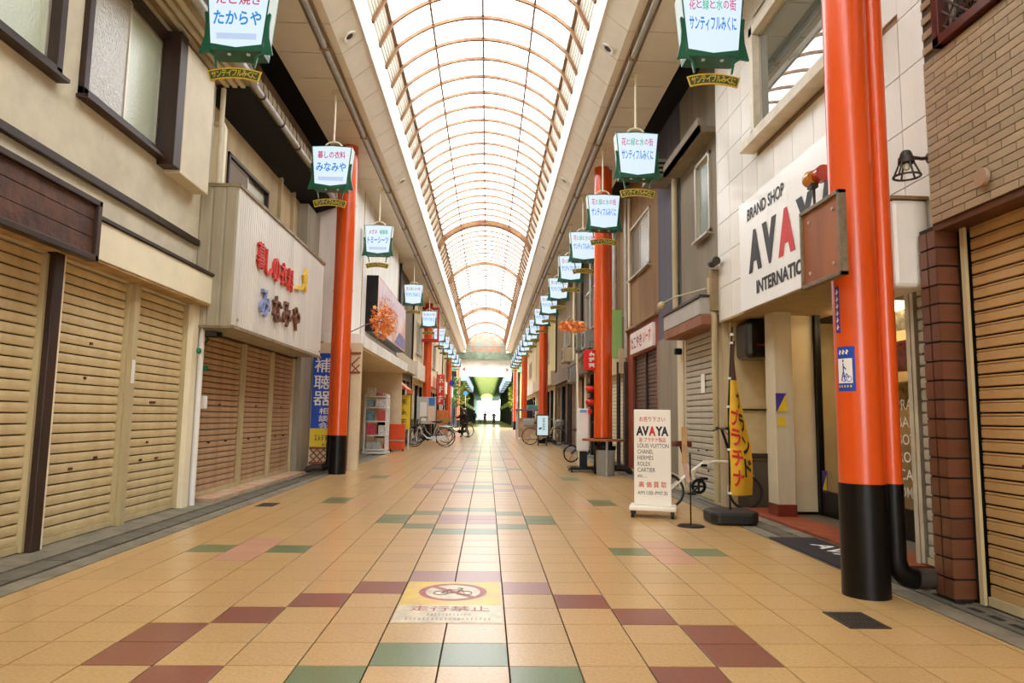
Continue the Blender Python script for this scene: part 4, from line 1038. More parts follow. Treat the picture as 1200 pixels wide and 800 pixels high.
# ================================================================== RIGHT: grey shop and brown shop
r3 = thing('shop_building', 'grey plaster shop with slate-blue side and single shutter beside the brand shop', 'building', (3.2, 10.4, 0))
M_grey3 = mat('grey_plaster', (150, 138, 116), .85, .15, 3, streak=True)
M_slate = mat('slate_blue', (98, 98, 108), .8, .12, 3, streak=True)
part(r3, 'wall', wall_cells(MB(), 3.1, 3.3, 8.46, 10.85, 2.25, 6.3, [(9.3, 9.98, 3.68, 4.86)]), M_grey3)
part(r3, 'slate_wall', MB().box(3.08, 3.3, 10.85, 12.28, 2.2, 6.3), M_slate)
part(r3, 'pier', MB().box(2.98, 3.3, 10.22, 10.72, 0, 2.45), mat('pier_cream', (226, 212, 180), .7, .1, 3, streak=True))
part(r3, 'pier', MB().box(3.05, 3.3, 10.72, 12.28, 0, 2.45), M_grey3)
part(r3, 'pier', MB().box(2.92, 3.3, 8.44, 8.72, 0, 2.45), mat('pier_tan', (206, 186, 146), .7, .1, 3, streak=True))
window(r3, -1, 3.1, 9.3, 9.98, 3.68, 4.86, M_frameW, 1, .05, .04, [glass('window_green_dim', (120, 134, 112), .12, .0)])
part(r3, 'window_hood', MB().box(2.82, 3.1, 9.0, 10.85, 5.0, 5.08).box(2.82, 2.86, 9.0, 10.85, 5.0, 5.2), M_grey3)
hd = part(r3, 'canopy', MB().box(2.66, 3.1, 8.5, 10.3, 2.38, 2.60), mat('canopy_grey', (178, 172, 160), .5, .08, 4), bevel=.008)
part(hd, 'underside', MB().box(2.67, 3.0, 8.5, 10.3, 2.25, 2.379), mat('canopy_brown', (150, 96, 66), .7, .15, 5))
part(hd, 'cap_strip', MB().box(2.64, 3.1, 8.48, 10.32, 2.60, 2.63), M_dbrown)
shutter('grey roller shutter with a white notice, behind the folding bicycle', -1, 2.97, 8.76, 10.18, .02, 2.26, .083, M_shutG, slots=[(.6, .6, .05), (.35, .62, .05), (.3, .35, .04)])
single('notice', MB().box(2.943, 2.945, 9.25, 9.42, 1.42, 1.68), M_paper, 'white paper notice taped on the grey shutter', 'notice')
single('wall_camera', MB().lathe([(0, -.06), (.05, -.06), (.055, .0), (.05, .06), (0, .06)], (2.94, 10.5, 2.1), 14, 'x'), M_black, 'small black round device on the cream pier left of the grey shutter', 'device', smooth=True)
pipe('pale grey downpipe at the corner of the slate-blue wall', [(3.02, 10.92, 2.6), (3.02, 10.92, 5.0)], .05, M_guide)
pipe('cream service pipe bent at the corner of the brand shop', [(2.80, 8.52, 2.85), (2.80, 8.52, 2.45), (2.84, 8.5, 2.36), (2.84, 8.5, 2.0), (2.84, 8.5, .05)], .04, M_guide)
jb = single('junction_box', MB().box(2.78, 2.9, 8.44, 8.52, 2.42, 2.95), mat('box_brown', (150, 128, 92), .6, .1), 'tan junction box at the corner of the brand shop', 'junction box', bevel=.008)
cm_ = thing('security_camera', 'small dark security camera on the corner of the brand shop', 'camera', (2.8, 8.45, 2.98))
part(cm_, 'body', MB().lathe([(0, -.1), (.05, -.1), (.055, .08), (.03, .1), (0, .1)], (2.80, 8.36, 3.02), 14, 'y'), M_lampb, smooth=True)
part(cm_, 'mount', MB().tube([(2.80, 8.4, 3.02), (2.88, 8.42, 3.04)], .02, 8), M_lampb)
fl_ = thing('spotlight', 'cream bulb spotlight on a thin arm in front of the slate-blue wall', 'lamp', (2.6, 10.4, 2.8))
part(fl_, 'head', MB().lathe([(0, -.09), (.035, -.08), (.062, -.02), (.06, .06), (0, .07)], (2.75, 10.75, 2.86), 14, 'y'), M_guide, smooth=True)
part(fl_, 'arm', MB().tube([(2.75, 10.7, 2.88), (2.85, 10.3, 2.92), (3.1, 9.6, 2.92)], .012, 6), M_guide)
vt = thing('vent_hood', 'grey box ventilation hood high on the slate-blue wall', 'vent hood', (2.9, 11.2, 5.1))
part(vt, 'hood', MB().box(2.66, 3.08, 11.0, 11.7, 5.1, 5.38), mat('hood_grey', (146, 134, 112), .5, .1), bevel=.01)
part(vt, 'louvre', MB().box(2.67, 3.06, 10.99, 11.0, 5.12, 5.16).box(2.67, 3.06, 10.99, 11.0, 5.2, 5.24).box(2.67, 3.06, 10.99, 11.0, 5.28, 5.32), M_dark)
r4 = thing('shop_building', 'brown plaster shop with red-tiled front and small white sign', 'building', (3.2, 13.6, 0))
M_br4 = mat('brown_plaster', (158, 124, 84), .85, .16, 3, streak=True)
M_rt4 = mat('red_tile_front', (150, 66, 34), .5, .15, 7)
part(r4, 'wall', wall_cells(MB(), 3.1, 3.3, 12.28, 15.0, 2.95, 6.3, [(12.95, 14.9, 4.05, 5.2)]), M_br4)
window(r4, -1, 3.1, 12.95, 14.9, 4.05, 5.2, M_frameW, 2, .05, .03, [M_frostd, M_screen])
part(r4, 'tile_front', MB().box(3.08, 3.3, 12.28, 15.0, 2.36, 2.95).box(3.08, 3.3, 12.28, 12.48, 0, 2.36).box(3.08, 3.3, 14.55, 15.0, 0, 2.36), M_rt4)
part(r4, 'ledge', MB().box(3.0, 3.1, 12.28, 15.0, 2.95, 3.0), M_br4)
for a, c, w in ((12.50, 13.48, 'right'), (13.54, 14.52, 'left')):
    shutter('dark brown roller shutter under the small white sign, %s one' % w, -1, 3.17, a, c, .02, 2.38, .08, M_shutD, 'dark brown shutters', gm=M_dbrown)
ss = thing('shop_sign', 'small white sign with red and purple hiragana above the dark brown shutters', 'sign', (3.05, 13.5, 2.4))
part(ss, 'board', MB().box(3.02, 3.075, 12.5, 14.5, 2.40, 2.84), mat('sign_pinkwhite', (246, 232, 222), .4, .03), bevel=.005)
part(ss, 'lettering', MB().text('たこやき', (3.019, 13.9, 2.62), U_R, UP, 1.0, .26, .003, .02), mat('ink_plum', (150, 30, 60), .5, 0))
part(ss, 'red_lettering', MB().text('いーす', (3.019, 12.95, 2.64), U_R, UP, .62, .24, .003, .02), mat('ink_vermilion', (214, 70, 50), .5, 0))
r5 = thing('shop_building', 'beige shop with pale shutter behind the orange column and bin', 'building', (3.15, 16.4, 0))
M_bg5 = mat('beige5', (206, 186, 146), .8, .15, 3, streak=True)
part(r5, 'wall', MB().box(3.05, 3.3, 15.0, 17.9, 2.3, 6.3), M_br4)
part(r5, 'shutter_box', MB().box(2.9, 3.1, 15.1, 17.8, 2.05, 2.6), M_bg5)
for y in (15.0, 17.7): part(r5, 'pier', MB().box(3.0, 3.3, y, y+.2, 0, 2.3), M_dbrown)
shutter('pale cream roller shutter just behind the orange column with the bin', -1, 3.05, 15.22, 17.68, .05, 2.06, .085, M_shutC)
gs = thing('vertical_sign', 'pale green vertical projecting sign behind the second right column', 'sign', (2.85, 15.3, 2.3))
part(gs, 'case', MB().box(2.72, 3.0, 15.3, 15.42, 2.4, 3.5), mat('sign_green', (150, 196, 110), .4, .06, 3), bevel=.01)
part(gs, 'bracket', MB().box(3.0, 3.06, 15.33, 15.39, 2.5, 2.54).box(3.0, 3.06, 15.33, 15.39, 3.36, 3.4), M_steel)
# pipes by the brown shop
for k, (x, y, z0, z1, r, m, lb) in enumerate(((3.05, 15.05, 2.4, 6.0, .05, M_steel, 'grey steel stack pipe between the brown and the beige shop'), (3.06, 14.75, 3.0, 5.9, .035, M_canopy, 'cream pipe running down beside the brown shop window'),
        (2.9, 15.2, 0, 2.3, .045, M_dbrown, 'dark brown pipe beside the pale cream shutter'), (2.95, 15.9, 2.6, 6.0, .06, M_steel, 'wide grey pipe on the beige shop wall'), (2.9, 16.6, 2.6, 6.0, .04, M_dbrown, 'dark thin pipe on the beige shop wall'))):
    pipe(lb, [(x, y, z0), (x, y, z1)], r, m)
farshop('cluttered grey-brown shop front with pipes behind the parked bicycles on the right', -1, 2.98, 17.9, 23.5, (116, 98, 74), M_shutB, (2.35, 2.9, (140, 124, 100)), [(19, 21, 3.6, 4.8)])
farshop('tan shop front behind the lit menu sign on the right', -1, 3.0, 23.5, 30.0, (150, 126, 90), M_shutD, (2.4, 2.9, (116, 100, 80)), [(25, 27, 3.7, 4.8)])
farshop('yellowish shop front in the right distance', -1, 2.95, 30.0, 42.0, (214, 196, 140), M_shutC, (2.5, 3.1, (190, 170, 130)), [(33, 36, 3.7, 4.8)])
farshop('cream shop front next to the far end on the right', -1, 2.95, 42.0, 55.5, (232, 214, 176), M_shutC, (2.5, 3.2, (230, 220, 200)), [(46, 49, 3.7, 4.8)])
# clutter of pipes and units on the right wall
for k in range(7):
    y = 18.4+k*.95
    pipe('%s pipe among the cluttered wall pipes on the right, %s from the viewer' % (('dark', 'grey', 'cream')[k % 3], ordn[k]), [(2.9, y, 2.9 if k % 2 else .1), (2.9, y, 5.9 if k % 2 else 2.6)], .05, (M_dbrown, M_steel, M_canopy)[k % 3], group='cluttered wall pipes on the right')
for k, (y, z) in enumerate(((18.9, 2.95), (20.6, 3.1), (22.2, 2.2), (24.2, 3.0))):
    t = thing('air_conditioner', 'wall-mounted air-conditioner unit on the right shops, %s from the viewer' % ordn[k], 'air conditioner', (2.75, y, z), group='wall air conditioners')
    part(t, 'case', MB().box(2.62, 2.93, y-.35, y+.35, z, z+.5), (M_plast, M_unit, M_plast, M_bg5)[k], bevel=.02)
    part(t, 'fan_grille', MB().lathe([(.05, -.005), (.2, -.01), (.21, 0)], (2.617, y, z+.25), 18, 'x'), M_iron)
    part(t, 'bracket', MB().box(2.64, 2.98, y-.28, y-.25, z-.05, z).box(2.64, 2.98, y+.25, y+.28, z-.05, z), M_steel)
al = thing('awning', 'dark ribbed sloping awning on the cluttered right shop', 'awning', (2.7, 20.0, 2.6))
for k in range(9): part(al, 'slat', MB().box(2.42+.05*k, 2.48+.05*k, 18.7, 21.0, 2.55+.06*k, 2.60+.06*k), mat('awning_dark', (110, 90, 70), .6, .15, 6))
# red lanterns by the second column
for k, (z, r, h, lb) in enumerate(((2.18, .13, .42, 'tall red cylindrical paper lantern hanging left of the second right column'), (1.62, .085, .15, 'upper small round red lantern left of the second right column'), (1.36, .085, .15, 'lower small round red lantern left of the second right column'))):
    t = thing('paper_lantern', lb, 'lantern', (2.0, 13.35, z-h/2), group='red paper lanterns')
    pr = [(.04, -h/2)] + [(r*(1 if h > .3 else sqrt(max(.1, 1-(q/6*.98)**2)))*(1+.02*(q % 2)), h/2*q/6.5) for q in range(-6, 7)] + [(.04, h/2)]
    part(t, 'shade', MB().lathe(pr, (1.99, 13.35, z), 18), mat('lantern_red', (214, 30, 18), .5, .06, 6), smooth=True)
    part(t, 'rim', MB().lathe([(.04, -.01), (.055, -.01), (.055, .01), (.04, .01)], (1.99, 13.35, z+h/2), 14).lathe([(.04, -.01), (.055, -.01), (.055, .01), (.04, .01)], (1.99, 13.35, z-h/2), 14), M_black)
    if k == 0:
        b = MB()
        for zz in (2.29, 2.18, 2.07): marks(b, (2.0, 13.216, zz), (1, 0, 0), UP, .14, .09)
        part(t, 'lettering', b, M_paper)
    part(t, 'cord', MB().tube([(1.99, 13.35, z+h/2), (1.99, 13.35, z+h/2+.15), (2.1, 13.33, z+h/2+.17)], .006, 5), M_ink)
single('charm', MB().lathe([(0, -.07), (.04, -.03), (.045, .03), (0, .07)], (1.99, 13.35, 1.18), 10), MATS['lantern_red'], 'small red tassel charm below the round lanterns', 'charm', smooth=True)
pipe('pale upright pole with red tip left of the tall red lantern', [(1.86, 13.9, 0), (1.80, 13.9, 2.36)], .022, M_canopy, 'pole', 'pole')
# round shelf and bin at the second column
sh_ = thing('round_shelf', 'round brown wooden shelf around the second right column', 'shelf', (2.21, 13.22, 0))
b = MB(); vs = []
for k in range(32):
    a = 2*pi*k/32
    for z in (.63, .665): vs += [(2.21+.158*cos(a), 13.3+.158*sin(a), z), (2.21+.40*cos(a), 13.1+.40*sin(a), z)]
b.add(vs, [f for k in range(32) for k2 in ((k+1) % 32,) for f in ((4*k, 4*k2, 4*k2+1, 4*k+1), (4*k+2, 4*k+3, 4*k2+3, 4*k2+2), (4*k+1, 4*k2+1, 4*k2+3, 4*k+3), (4*k, 4*k+2, 4*k2+2, 4*k2))])
part(sh_, 'top', b, mat('shelf_wood', (168, 98, 54), .5, .15, 6))
part(sh_, 'leg', MB().tube([(2.21, 12.72, 0), (2.21, 12.72, .63)], .022, 10), M_steel, smooth=True)
bn_ = thing('litter_bin', 'grey round litter bin under the round wooden shelf', 'bin', (2.22, 12.94, 0))
part(bn_, 'body', MB().lathe([(0, .0), (.165, 0), (.185, .5), (.19, .52), (.175, .52), (.165, .05), (0, .05)], (2.22, 12.94, 0), 24), M_plast, smooth=True)
part(bn_, 'liner', MB().lathe([(.17, .5), (.195, .47), (.198, .54), (.17, .54)], (2.22, 12.94, 0), 24), M_black)
# kiosk sign
kz = thing('floor_sign', 'white blank-backed totem sign on a black neck and wheeled base', 'sign', (2.0, 13.7, 0))
part(kz, 'panel', MB().box(1.78, 2.02, 13.66, 13.76, .40, 1.24), mat('totem_white', (238, 234, 224), .4, .03, 4), bevel=.03)
part(kz, 'header', MB().box(1.84, 1.97, 13.652, 13.658, 1.16, 1.22), mat('header_pale_blue', (120, 170, 214), .5, .05))
part(kz, 'neck', MB().box(1.84, 1.98, 13.68, 13.76, .1, .42), M_black)
part(kz, 'base', MB().prism([(1.62, 13.5), (2.18, 13.5), (2.18, 13.95), (1.62, 13.95)], 'z', .05, .10), M_black, bevel=.015)
for x, y in ((1.66, 13.53), (2.14, 13.53), (1.66, 13.92), (2.14, 13.92)): part(kz, 'caster', MB().lathe([(0, -.015), (.025, -.015), (.025, .015), (0, .015)], (x, y, .026), 10, 'x'), M_rubber)
tq = single('umbrella_bag', MB().lathe([(0, 0), (.05, .02), (.045, .5), (.02, .8), (0, .82)], (2.0, 14.1, .02), 10), mat('teal_cloth', (60, 150, 150), .7, .15, 8), 'teal rolled cloth leaning behind the totem sign', 'cloth', smooth=True)

# ================================================================== hanging lanterns
M_lface = emit('lantern_face', (222, 240, 255), .95)
M_lside = emit('lantern_side', (196, 210, 176), .35)
E_pink = emit('backlit_pink', (214, 40, 100), .8); E_blue = emit('backlit_blue', (20, 140, 226), .85); E_grn = emit('backlit_green', (40, 196, 140), .8); E_pale = emit('backlit_pale', (190, 208, 238), .95)
M_plate = mat('plate_yellow', (214, 176, 30), .4, .1, 10); M_plg = mat('plate_green', (44, 72, 34), .5, .1, 10)
def lantern(label, x, y, z, l1, l2, group, l1b=None):
    t = thing('street_lantern', label, 'lantern', (x, y, z-.56), group=group)
    T = lambda q: [(x+a, z+b) for a, b in q]
    front = [(-.305, .345), (0, .36), (.305, .345), (.25, -.255), (0, -.29), (-.25, -.255)]
    inner = [(-.292, .332), (0, .347), (.292, .332), (.238, -.242), (0, -.276), (-.238, -.242)]
    D = .10
    body = part(t, 'body', MB().prism(T(front), 'y', y-D, y+D), M_lside)
    # frame edges
    fb = MB()
    for yy in (y-D, y+D):
        n = len(front)
        ya, yb = (yy-.014, yy+.004) if yy < y else (yy-.004, yy+.014)
        vo, vi = T(front), T(inner)
        vs = [(p[0], ya, p[1]) for p in vo]+[(p[0], ya, p[1]) for p in vi]+[(p[0], yb, p[1]) for p in vo]+[(p[0], yb, p[1]) for p in vi]
        fs = []
        for i in range(n):
            j = (i+1) % n
            fs += [(i, j, n+j, n+i), (2*n+i, 3*n+i, 3*n+j, 2*n+j), (i, 2*n+i, 2*n+j, j), (n+i, n+j, 3*n+j, 3*n+i)]
        fb.add(vs, fs)
    part(t, 'frame', fb, M_green)
    part(t, 'bottom_tray', MB().prism(T([(-.252, -.255), (0, -.292), (.252, -.255), (.242, -.31), (-.242, -.31)]), 'y', y-D-.015, y+D+.015), M_green)
    for dx in (-.08, .1): part(t, 'tray_lamp', MB().lathe([(0, -.02), (.018, -.012), (.018, 0)], (x+dx, y-.05, z-.309), 10), M_lside)
    for yy in (y-D-.006, y+D+.006):
        part(t, 'light_panel', MB().prism(T(inner), 'y', yy-.004, yy+.004), M_lface)
    yy = y-D-.0115
    if l1b:
        part(t, 'lettering', MB().text(l1, (x-.115, yy, z+.20), (1, 0, 0), UP, .18, .10, .001, .012), E_pink)
        part(t, 'lettering', MB().text(l1b, (x+.115, yy, z+.20), (1, 0, 0), UP, .18, .10, .001, .012), E_grn)
    elif l1 == '花と緑と水の街':
        b1, b2 = MB(), MB()
        for i, c in enumerate(l1): (b2 if c in '緑水' else b1).text(c, (x-.195+.065*i, yy, z+.21), (1, 0, 0), UP, .052 if c in 'との' else .062, .08 if c in 'との' else .115, .001, .008)
        part(t, 'lettering', b1, E_pink); part(t, 'lettering', b2, E_grn)
    else: part(t, 'lettering', MB().text(l1, (x, yy, z+.21), (1, 0, 0), UP, .42, .115, .001, .014), E_pink)
    part(t, 'lettering', MB().text(l2, (x, yy, z+.02), (1, 0, 0), UP, .45, .145, .001, .022), E_blue)
    if l1 != '花と緑と水の街': part(t, 'pale_band', MB().prism(T([(-.19, -.135), (.19, -.135), (.185, -.195), (-.185, -.195)]), 'y', yy, yy+.001), E_pale)
    for s in (-1, 1):
        fin = [(.27, .05), (.295, .085), (.312, .07), (.30, -.05), (.305, -.17), (.345, -.335), (.26, -.325), (.205, -.365), (.185, -.47), (.17, -.47), (.185, -.36), (.235, -.31), (.255, -.26)]
        for yy2 in (y-D+.01,): part(t, 'fin', MB().prism([(x+s*a, z+c) for a, c in fin], 'y', yy2-.012, yy2+.012), M_green)
    n = 10; ang = .30; R0 = .86
    up_ = [(x+R0*sin(-ang+2*ang*k/n), z-.49-R0+R0*cos(-ang+2*ang*k/n)) for k in range(n+1)]
    def arcp(r, g): return [(x+r*sin(-g+2*g*k/n), z-.475-R0+r*cos(-g+2*g*k/n)) for k in range(n+1)]
    pl_ = part(t, 'name_plate', MB().prism(arcp(R0, ang)+arcp(R0-.105, ang)[::-1], 'y', y-D-.004, y-D+.008), M_plate)
    part(pl_, 'plate_field', MB().prism(arcp(R0-.013, ang-.015)+arcp(R0-.092, ang-.015)[::-1], 'y', y-D-.006, y-D-.003), M_plg)
    b = MB()
    for i, c in enumerate('サンティフルみくに'):
        a = -ang+.035+(2*ang-.07)*(i+.5)/9; r = R0-.053
        b.text(c, (x+r*sin(a), y-D-.0065, z-.475-R0+r*cos(a)), (cos(a), 0, -sin(a)), (sin(a), 0, cos(a)), .046, .062, .001, .02)
    part(pl_, 'lettering', b, M_plate)
    part(t, 'hoop', MB().tube([(x+.13*cos(a), y, z+.36+.10*sin(a)) for a in [pi*k/10 for k in range(11)]], .014, 8), M_canopy, smooth=True)
    part(t, 'rod', MB().tube([(x, y, z+.455), (x, y, 6.02)], .016, 8), M_canopy, smooth=True)
    part(t, 'ceiling_cup', MB().lathe([(0, 0), (.05, 0), (.06, .03), (.06, .05)], (x, y, 5.99), 14), M_canopy, smooth=True)
    return t
RYS = [6.2, 9.5, 12.34, 15.0, 17.4, 20.4, 23.6, 26.7, 30, 33, 36, 39, 42, 45, 48, 51, 53.8]
LYS = [6.38, 10.33, 14.86, 22.0, 28.0, 34.0, 38.0, 42.0, 46.0, 50.0, 53.6]
def lz(y): return 4.775+max(0, y-10)*.009
first = None
for k, y in enumerate(RYS):
    lb = 'lit hanging lantern with pink, green and blue lettering on the right, %s from the viewer' % ordn[k]
    if first is None: first = lantern(lb, 2.07, y, lz(y), '花と緑と水の街', 'サンティフルみくに', 'hanging lanterns on the right')
    elif y <= 30 or True:
        c = copy_tree(first); c.location = (2.07, y, lz(y)-.56); c['label'] = lb
        for ch in c.children:
            if ch.name.startswith('rod'): ch.scale = (1, 1, (6.02-lz(y)+.105)/(6.02-lz(RYS[0])+.105)*1.0); 
            if ch.name.startswith('ceiling_cup'): ch.location = (0, 0, lz(RYS[0])-lz(y))
LT = [('たこ焼き', 'たからや', None), ('暮しの衣料', 'みなみや', None), ('メガネ', 'トミーシーツ', '補聴器')]
for k, (l1, l2, l1b) in enumerate(LT):
    y = LYS[k]
    lantern('lit hanging lantern reading %s on the left, %s from the viewer' % (l2, ordn[k]), -2.446, y, lz(y), l1, l2, 'hanging lanterns on the left', l1b)
lf = None
for k, y in enumerate(LYS[3:]):
    c = copy_tree(first); c.location = (-2.446, y, lz(y)-.56); c['group'] = 'hanging lanterns on the left'
    c['label'] = 'lit hanging lantern on the left, %s from the viewer' % ordn[k+3]
    for ch in c.children:
        if ch.name.startswith('rod'): ch.scale = (1, 1, (6.02-lz(y)+.105)/(6.02-lz(RYS[0])+.105))
        if ch.name.startswith('ceiling_cup'): ch.location = (0, 0, lz(RYS[0])-lz(y))
# ================================================================== street things, near right
sd = thing('floor_sign', 'white AVAYA price board on a wheeled base in the middle of the right side', 'sign', (1.83, 7.62, 0), radians(-16))
M_board = mat('board_white', (246, 238, 220), .4, .02, 3)
part(sd, 'board', MB().box(-.2, .2, -.035, .035, .12, 1.16), M_board, world=False, bevel=.008)
part(sd, 'base', MB().box(-.25, .25, -.17, .17, .075, .12), M_board, world=False, bevel=.012)
for x, y in ((-.21, -.14), (.21, -.14), (-.21, .14), (.21, .14)):
    c = part(sd, 'caster', MB().lathe([(0, -.015), (.032, -.015), (.032, .015), (0, .015)], (x, y, .033), 12, 'x'), M_rubber, world=False)
    part(c, 'fork', MB().box(x-.02, x+.02, y-.02, y+.02, .05, .078), M_iron, world=False)
FX = (1, 0, 0)
b = MB().text('AVA', (-.055, -.036, .885), FX, UP, .002, .002, .001)
b = MB().text('AV', (-.105, -.0365, .925), FX, UP, .14, .105, .001, .05); b.text('YA', (.105, -.0365, .925), FX, UP, .14, .105, .001, .05)
for k, (tx, w_) in enumerate((('LOUIS VUITTON', .335), ('CHANEL', .17), ('HERMES', .17), ('ROLEX', .14), ('CARTIER', .19), ('etc…', .1))):
    b.text(tx, (-.16+w_/2, -.0365, .765-.066*k), FX, UP, w_, .046 if k < 5 else .034, .001)
b.text('AM11:00~PM7:30', (0, -.0365, .255), FX, UP, .32, .04, .001)
part(sd, 'lettering', b, M_ink, world=False)
b = MB().text('お売り下さい', (0, -.0365, 1.055), FX, UP, .28, .055, .001, .008); b.text('A', (0, -.0365, .925), FX, UP, .075, .105, .001, .05)
b.text('金·プラチナ製品', (0, -.0365, .83), FX, UP, .29, .05, .001, .008)
for i, c in enumerate('高価買取'): b.text(c, (-.12+.08*i, -.0365, .345), FX, UP, .058, .062, .001, .008)
part(sd, 'red_lettering', b, M_red, world=False)
# little rod stand with wooden tag
rd = thing('rod_stand', 'thin black rod stand on a round foot with a wooden tag', 'stand', (2.05, 6.95, 0))
part(rd, 'foot', MB().lathe([(0, .014), (.125, .012), (.135, 0), (0, 0)], (2.05, 6.95, 0), 28), M_black, smooth=True)
part(rd, 'rod', MB().tube([(2.05, 6.95, .01), (2.05, 6.95, .72)], .0075, 8), M_black, smooth=True)
part(rd, 'wooden_tag', MB().prism([(1.965, .98), (2.015, .98), (2.015, .62), (1.965, .62)], 'y', 6.93, 6.945), mat('tag_wood', (196, 154, 100), .6, .15, 9))
part(rd, 'ribbon', MB().prism([(1.965, .62), (2.015, .62), (2.05, .44), (2.01, .43)], 'y', 6.93, 6.936), mat('ribbon_pink', (206, 166, 146), .7, .1, 9))
# flag with weighted base
fg = thing('nobori_flag', 'yellow upright flag with black and red katakana on a black water base', 'flag', (2.56, 7.22, 0))
part(fg, 'base', MB().prism([(2.34, 7.0), (2.70, 6.98), (2.80, 7.1), (2.80, 7.36), (2.72, 7.46), (2.40, 7.46), (2.30, 7.36), (2.30, 7.1)], 'z', 0, .13), mat('base_black', (34, 31, 28), .5, .08, 8), bevel=.03)
part(fg, 'pole', MB().tube([(2.55, 7.24, .1), (2.555, 7.24, 1.2), (2.61, 7.24, 2.05)], .011, 8), M_black, smooth=True)
M_flag = mat('flag_yellow', (236, 184, 40), .7, .06, 5)
def flag_x(u, z): # cloth hangs gathered at the top and opens below
    k = min(1, max(0, (1.72-z)/.9))
    w_ = .035+.215*k**1.3
    wob = .02*sin(z*9)*k
    return 2.553+u*w_+(.055 if z > 1.2 else .055*max(0, (z-.9)/.3))*max(0, (z-1.1)), 7.225-.05*k*sin(u*4.2)+wob
def cloth(z0, z1, u0, u1, off=0):
    b = MB(); nu, nz = 10, 26; vs = []
    for i in range(nz+1):
        for j in range(nu+1):
            u, z = u0+(u1-u0)*j/nu, z0+(z1-z0)*i/nz
            x, y = flag_x(u, z); vs.append((x, y-off, z-.05*u*(1 if z1 < 1.4 else 0)))
    return b.add(vs, [(i*(nu+1)+j, i*(nu+1)+j+1, (i+1)*(nu+1)+j+1, (i+1)*(nu+1)+j) for i in range(nz) for j in range(nu)])
part(fg, 'cloth', cloth(.28, 1.48, 0, 1), M_flag, smooth=True)
part(fg, 'brown_header', cloth(1.48, 1.90, 0, 1), mat('flag_brown', (84, 52, 36), .7, .1, 8), smooth=True)
def flag_text(chars, uc, z0, dz, wu, h):
    b = MB()
    for i, c in enumerate(chars):
        tv, tf = text_mesh(c, .03, False); zc = z0-dz*i
        vs = []
        for p in tv:
            u, z = uc+p[0]*wu, zc+p[1]*h
            x, y = flag_x(u, z); vs.append((x, y-.014, z-.05*u))
        b.add(vs, tf)
    return b
part(fg, 'lettering', flag_text('ブランド', .73, 1.30, .235, .42, .19), M_ink)
part(fg, 'red_lettering', flag_text('プラチナ', .27, 1.10, .21, .42, .18), M_red)
b = MB()
for z in (.3, .75, 1.2, 1.5, 1.88, 1.97): b.lathe([(.011, -.012), (.02, -.012), (.02, .012), (.011, .012)], (2.553+(.055*(z-1.2)/.8 if z > 1.2 else 0), 7.24, z), 10)
part(fg, 'clip', b, M_paper)

# ================================================================== floor sticker and grates
fs_ = thing('floor_sticker', 'worn yellow and white no-cycling sticker on the floor tiles', 'sticker', (-.185, 4.12, .001))
sx0, sx1, sy0, sy1, sm = -.475, .10, 3.69, 4.57, 4.02
M_sy = mat('sticker_yellow', (228, 192, 60), .35, .25, 7, col2=(206, 164, 96)); M_sw = mat('sticker_white', (232, 214, 180), .35, .2, 7)
part(fs_, 'yellow_field', MB().box(sx0, sx1, sm, sy1, .0005, .0012), M_sy)
part(fs_, 'white_field', MB().box(sx0, sx1, sy0, sm, .0005, .0012), M_sw)
cx_, cy_ = -.187, 4.315
b = MB(); n = 40
def ell(r0, r1, z): 
    vs = []
    for k in range(n):
        a = 2*pi*k/n; vs += [(cx_+r0*cos(a), cy_+r0*sin(a), z), (cx_+r1*cos(a), cy_+r1*sin(a), z)]
    return vs, [(2*k, 2*k+1, (2*k+3) % (2*n), (2*k+2) % (2*n)) for k in range(n)]
M_sr = mat('sticker_red', (186, 84, 72), .4, .25, 9)
part(fs_, 'prohibition_ring', MB().add(*ell(.165, .205, .002)).add([(cx_-.135, cy_+.105, .002), (cx_-.105, cy_+.135, .002), (cx_+.135, cy_-.105, .002), (cx_+.105, cy_-.135, .002)], [(0, 1, 2, 3)][::-1]), M_sr)
part(fs_, 'white_disc', MB().add([(cx_+.165*cos(2*pi*k/n), cy_+.165*sin(2*pi*k/n), .0016) for k in range(n)], [tuple(range(n))]), M_sw)
b = MB()
for dx in (-.07, .07): b.tube([(cx_+dx+.045*cos(2*pi*k/16), cy_-.03+.045*sin(2*pi*k/16), .0018) for k in range(16)], .003, 4, True)
for p, q in (((-.07, -.03), (-.02, .045)), ((-.02, .045), (.05, .04)), ((.05, .04), (.0, -.03)), ((0, -.03), (-.02, .045)), ((-.07, -.03), (0, -.03)), ((.07, -.03), (.045, .08)), ((.03, .085), (.06, .075)), ((-.02, .045), (-.025, .07))):
    b.tube([(cx_+p[0], cy_+p[1], .0018), (cx_+q[0], cy_+q[1], .0018)], .003, 4)
part(fs_, 'bicycle_pictogram', b, mat('sticker_grey', (130, 108, 84), .5, .2, 9))
part(fs_, 'lettering', MB().text('走行禁止', (cx_, 3.95, .0013), FX, (0, 1, 0), .44, .10, .0007, .008), M_sr)
b = MB()
for r_, (a, c, y) in enumerate(((12, .24, 3.835), (20, .46, 3.755))):
    for k in range(a): marks(b, (cx_-c/2+c*(k+.5)/a, y, .002), FX, (0, 1, 0), c/a*.8, .045)
part(fs_, 'small_lettering', b, MATS['sticker_grey'])
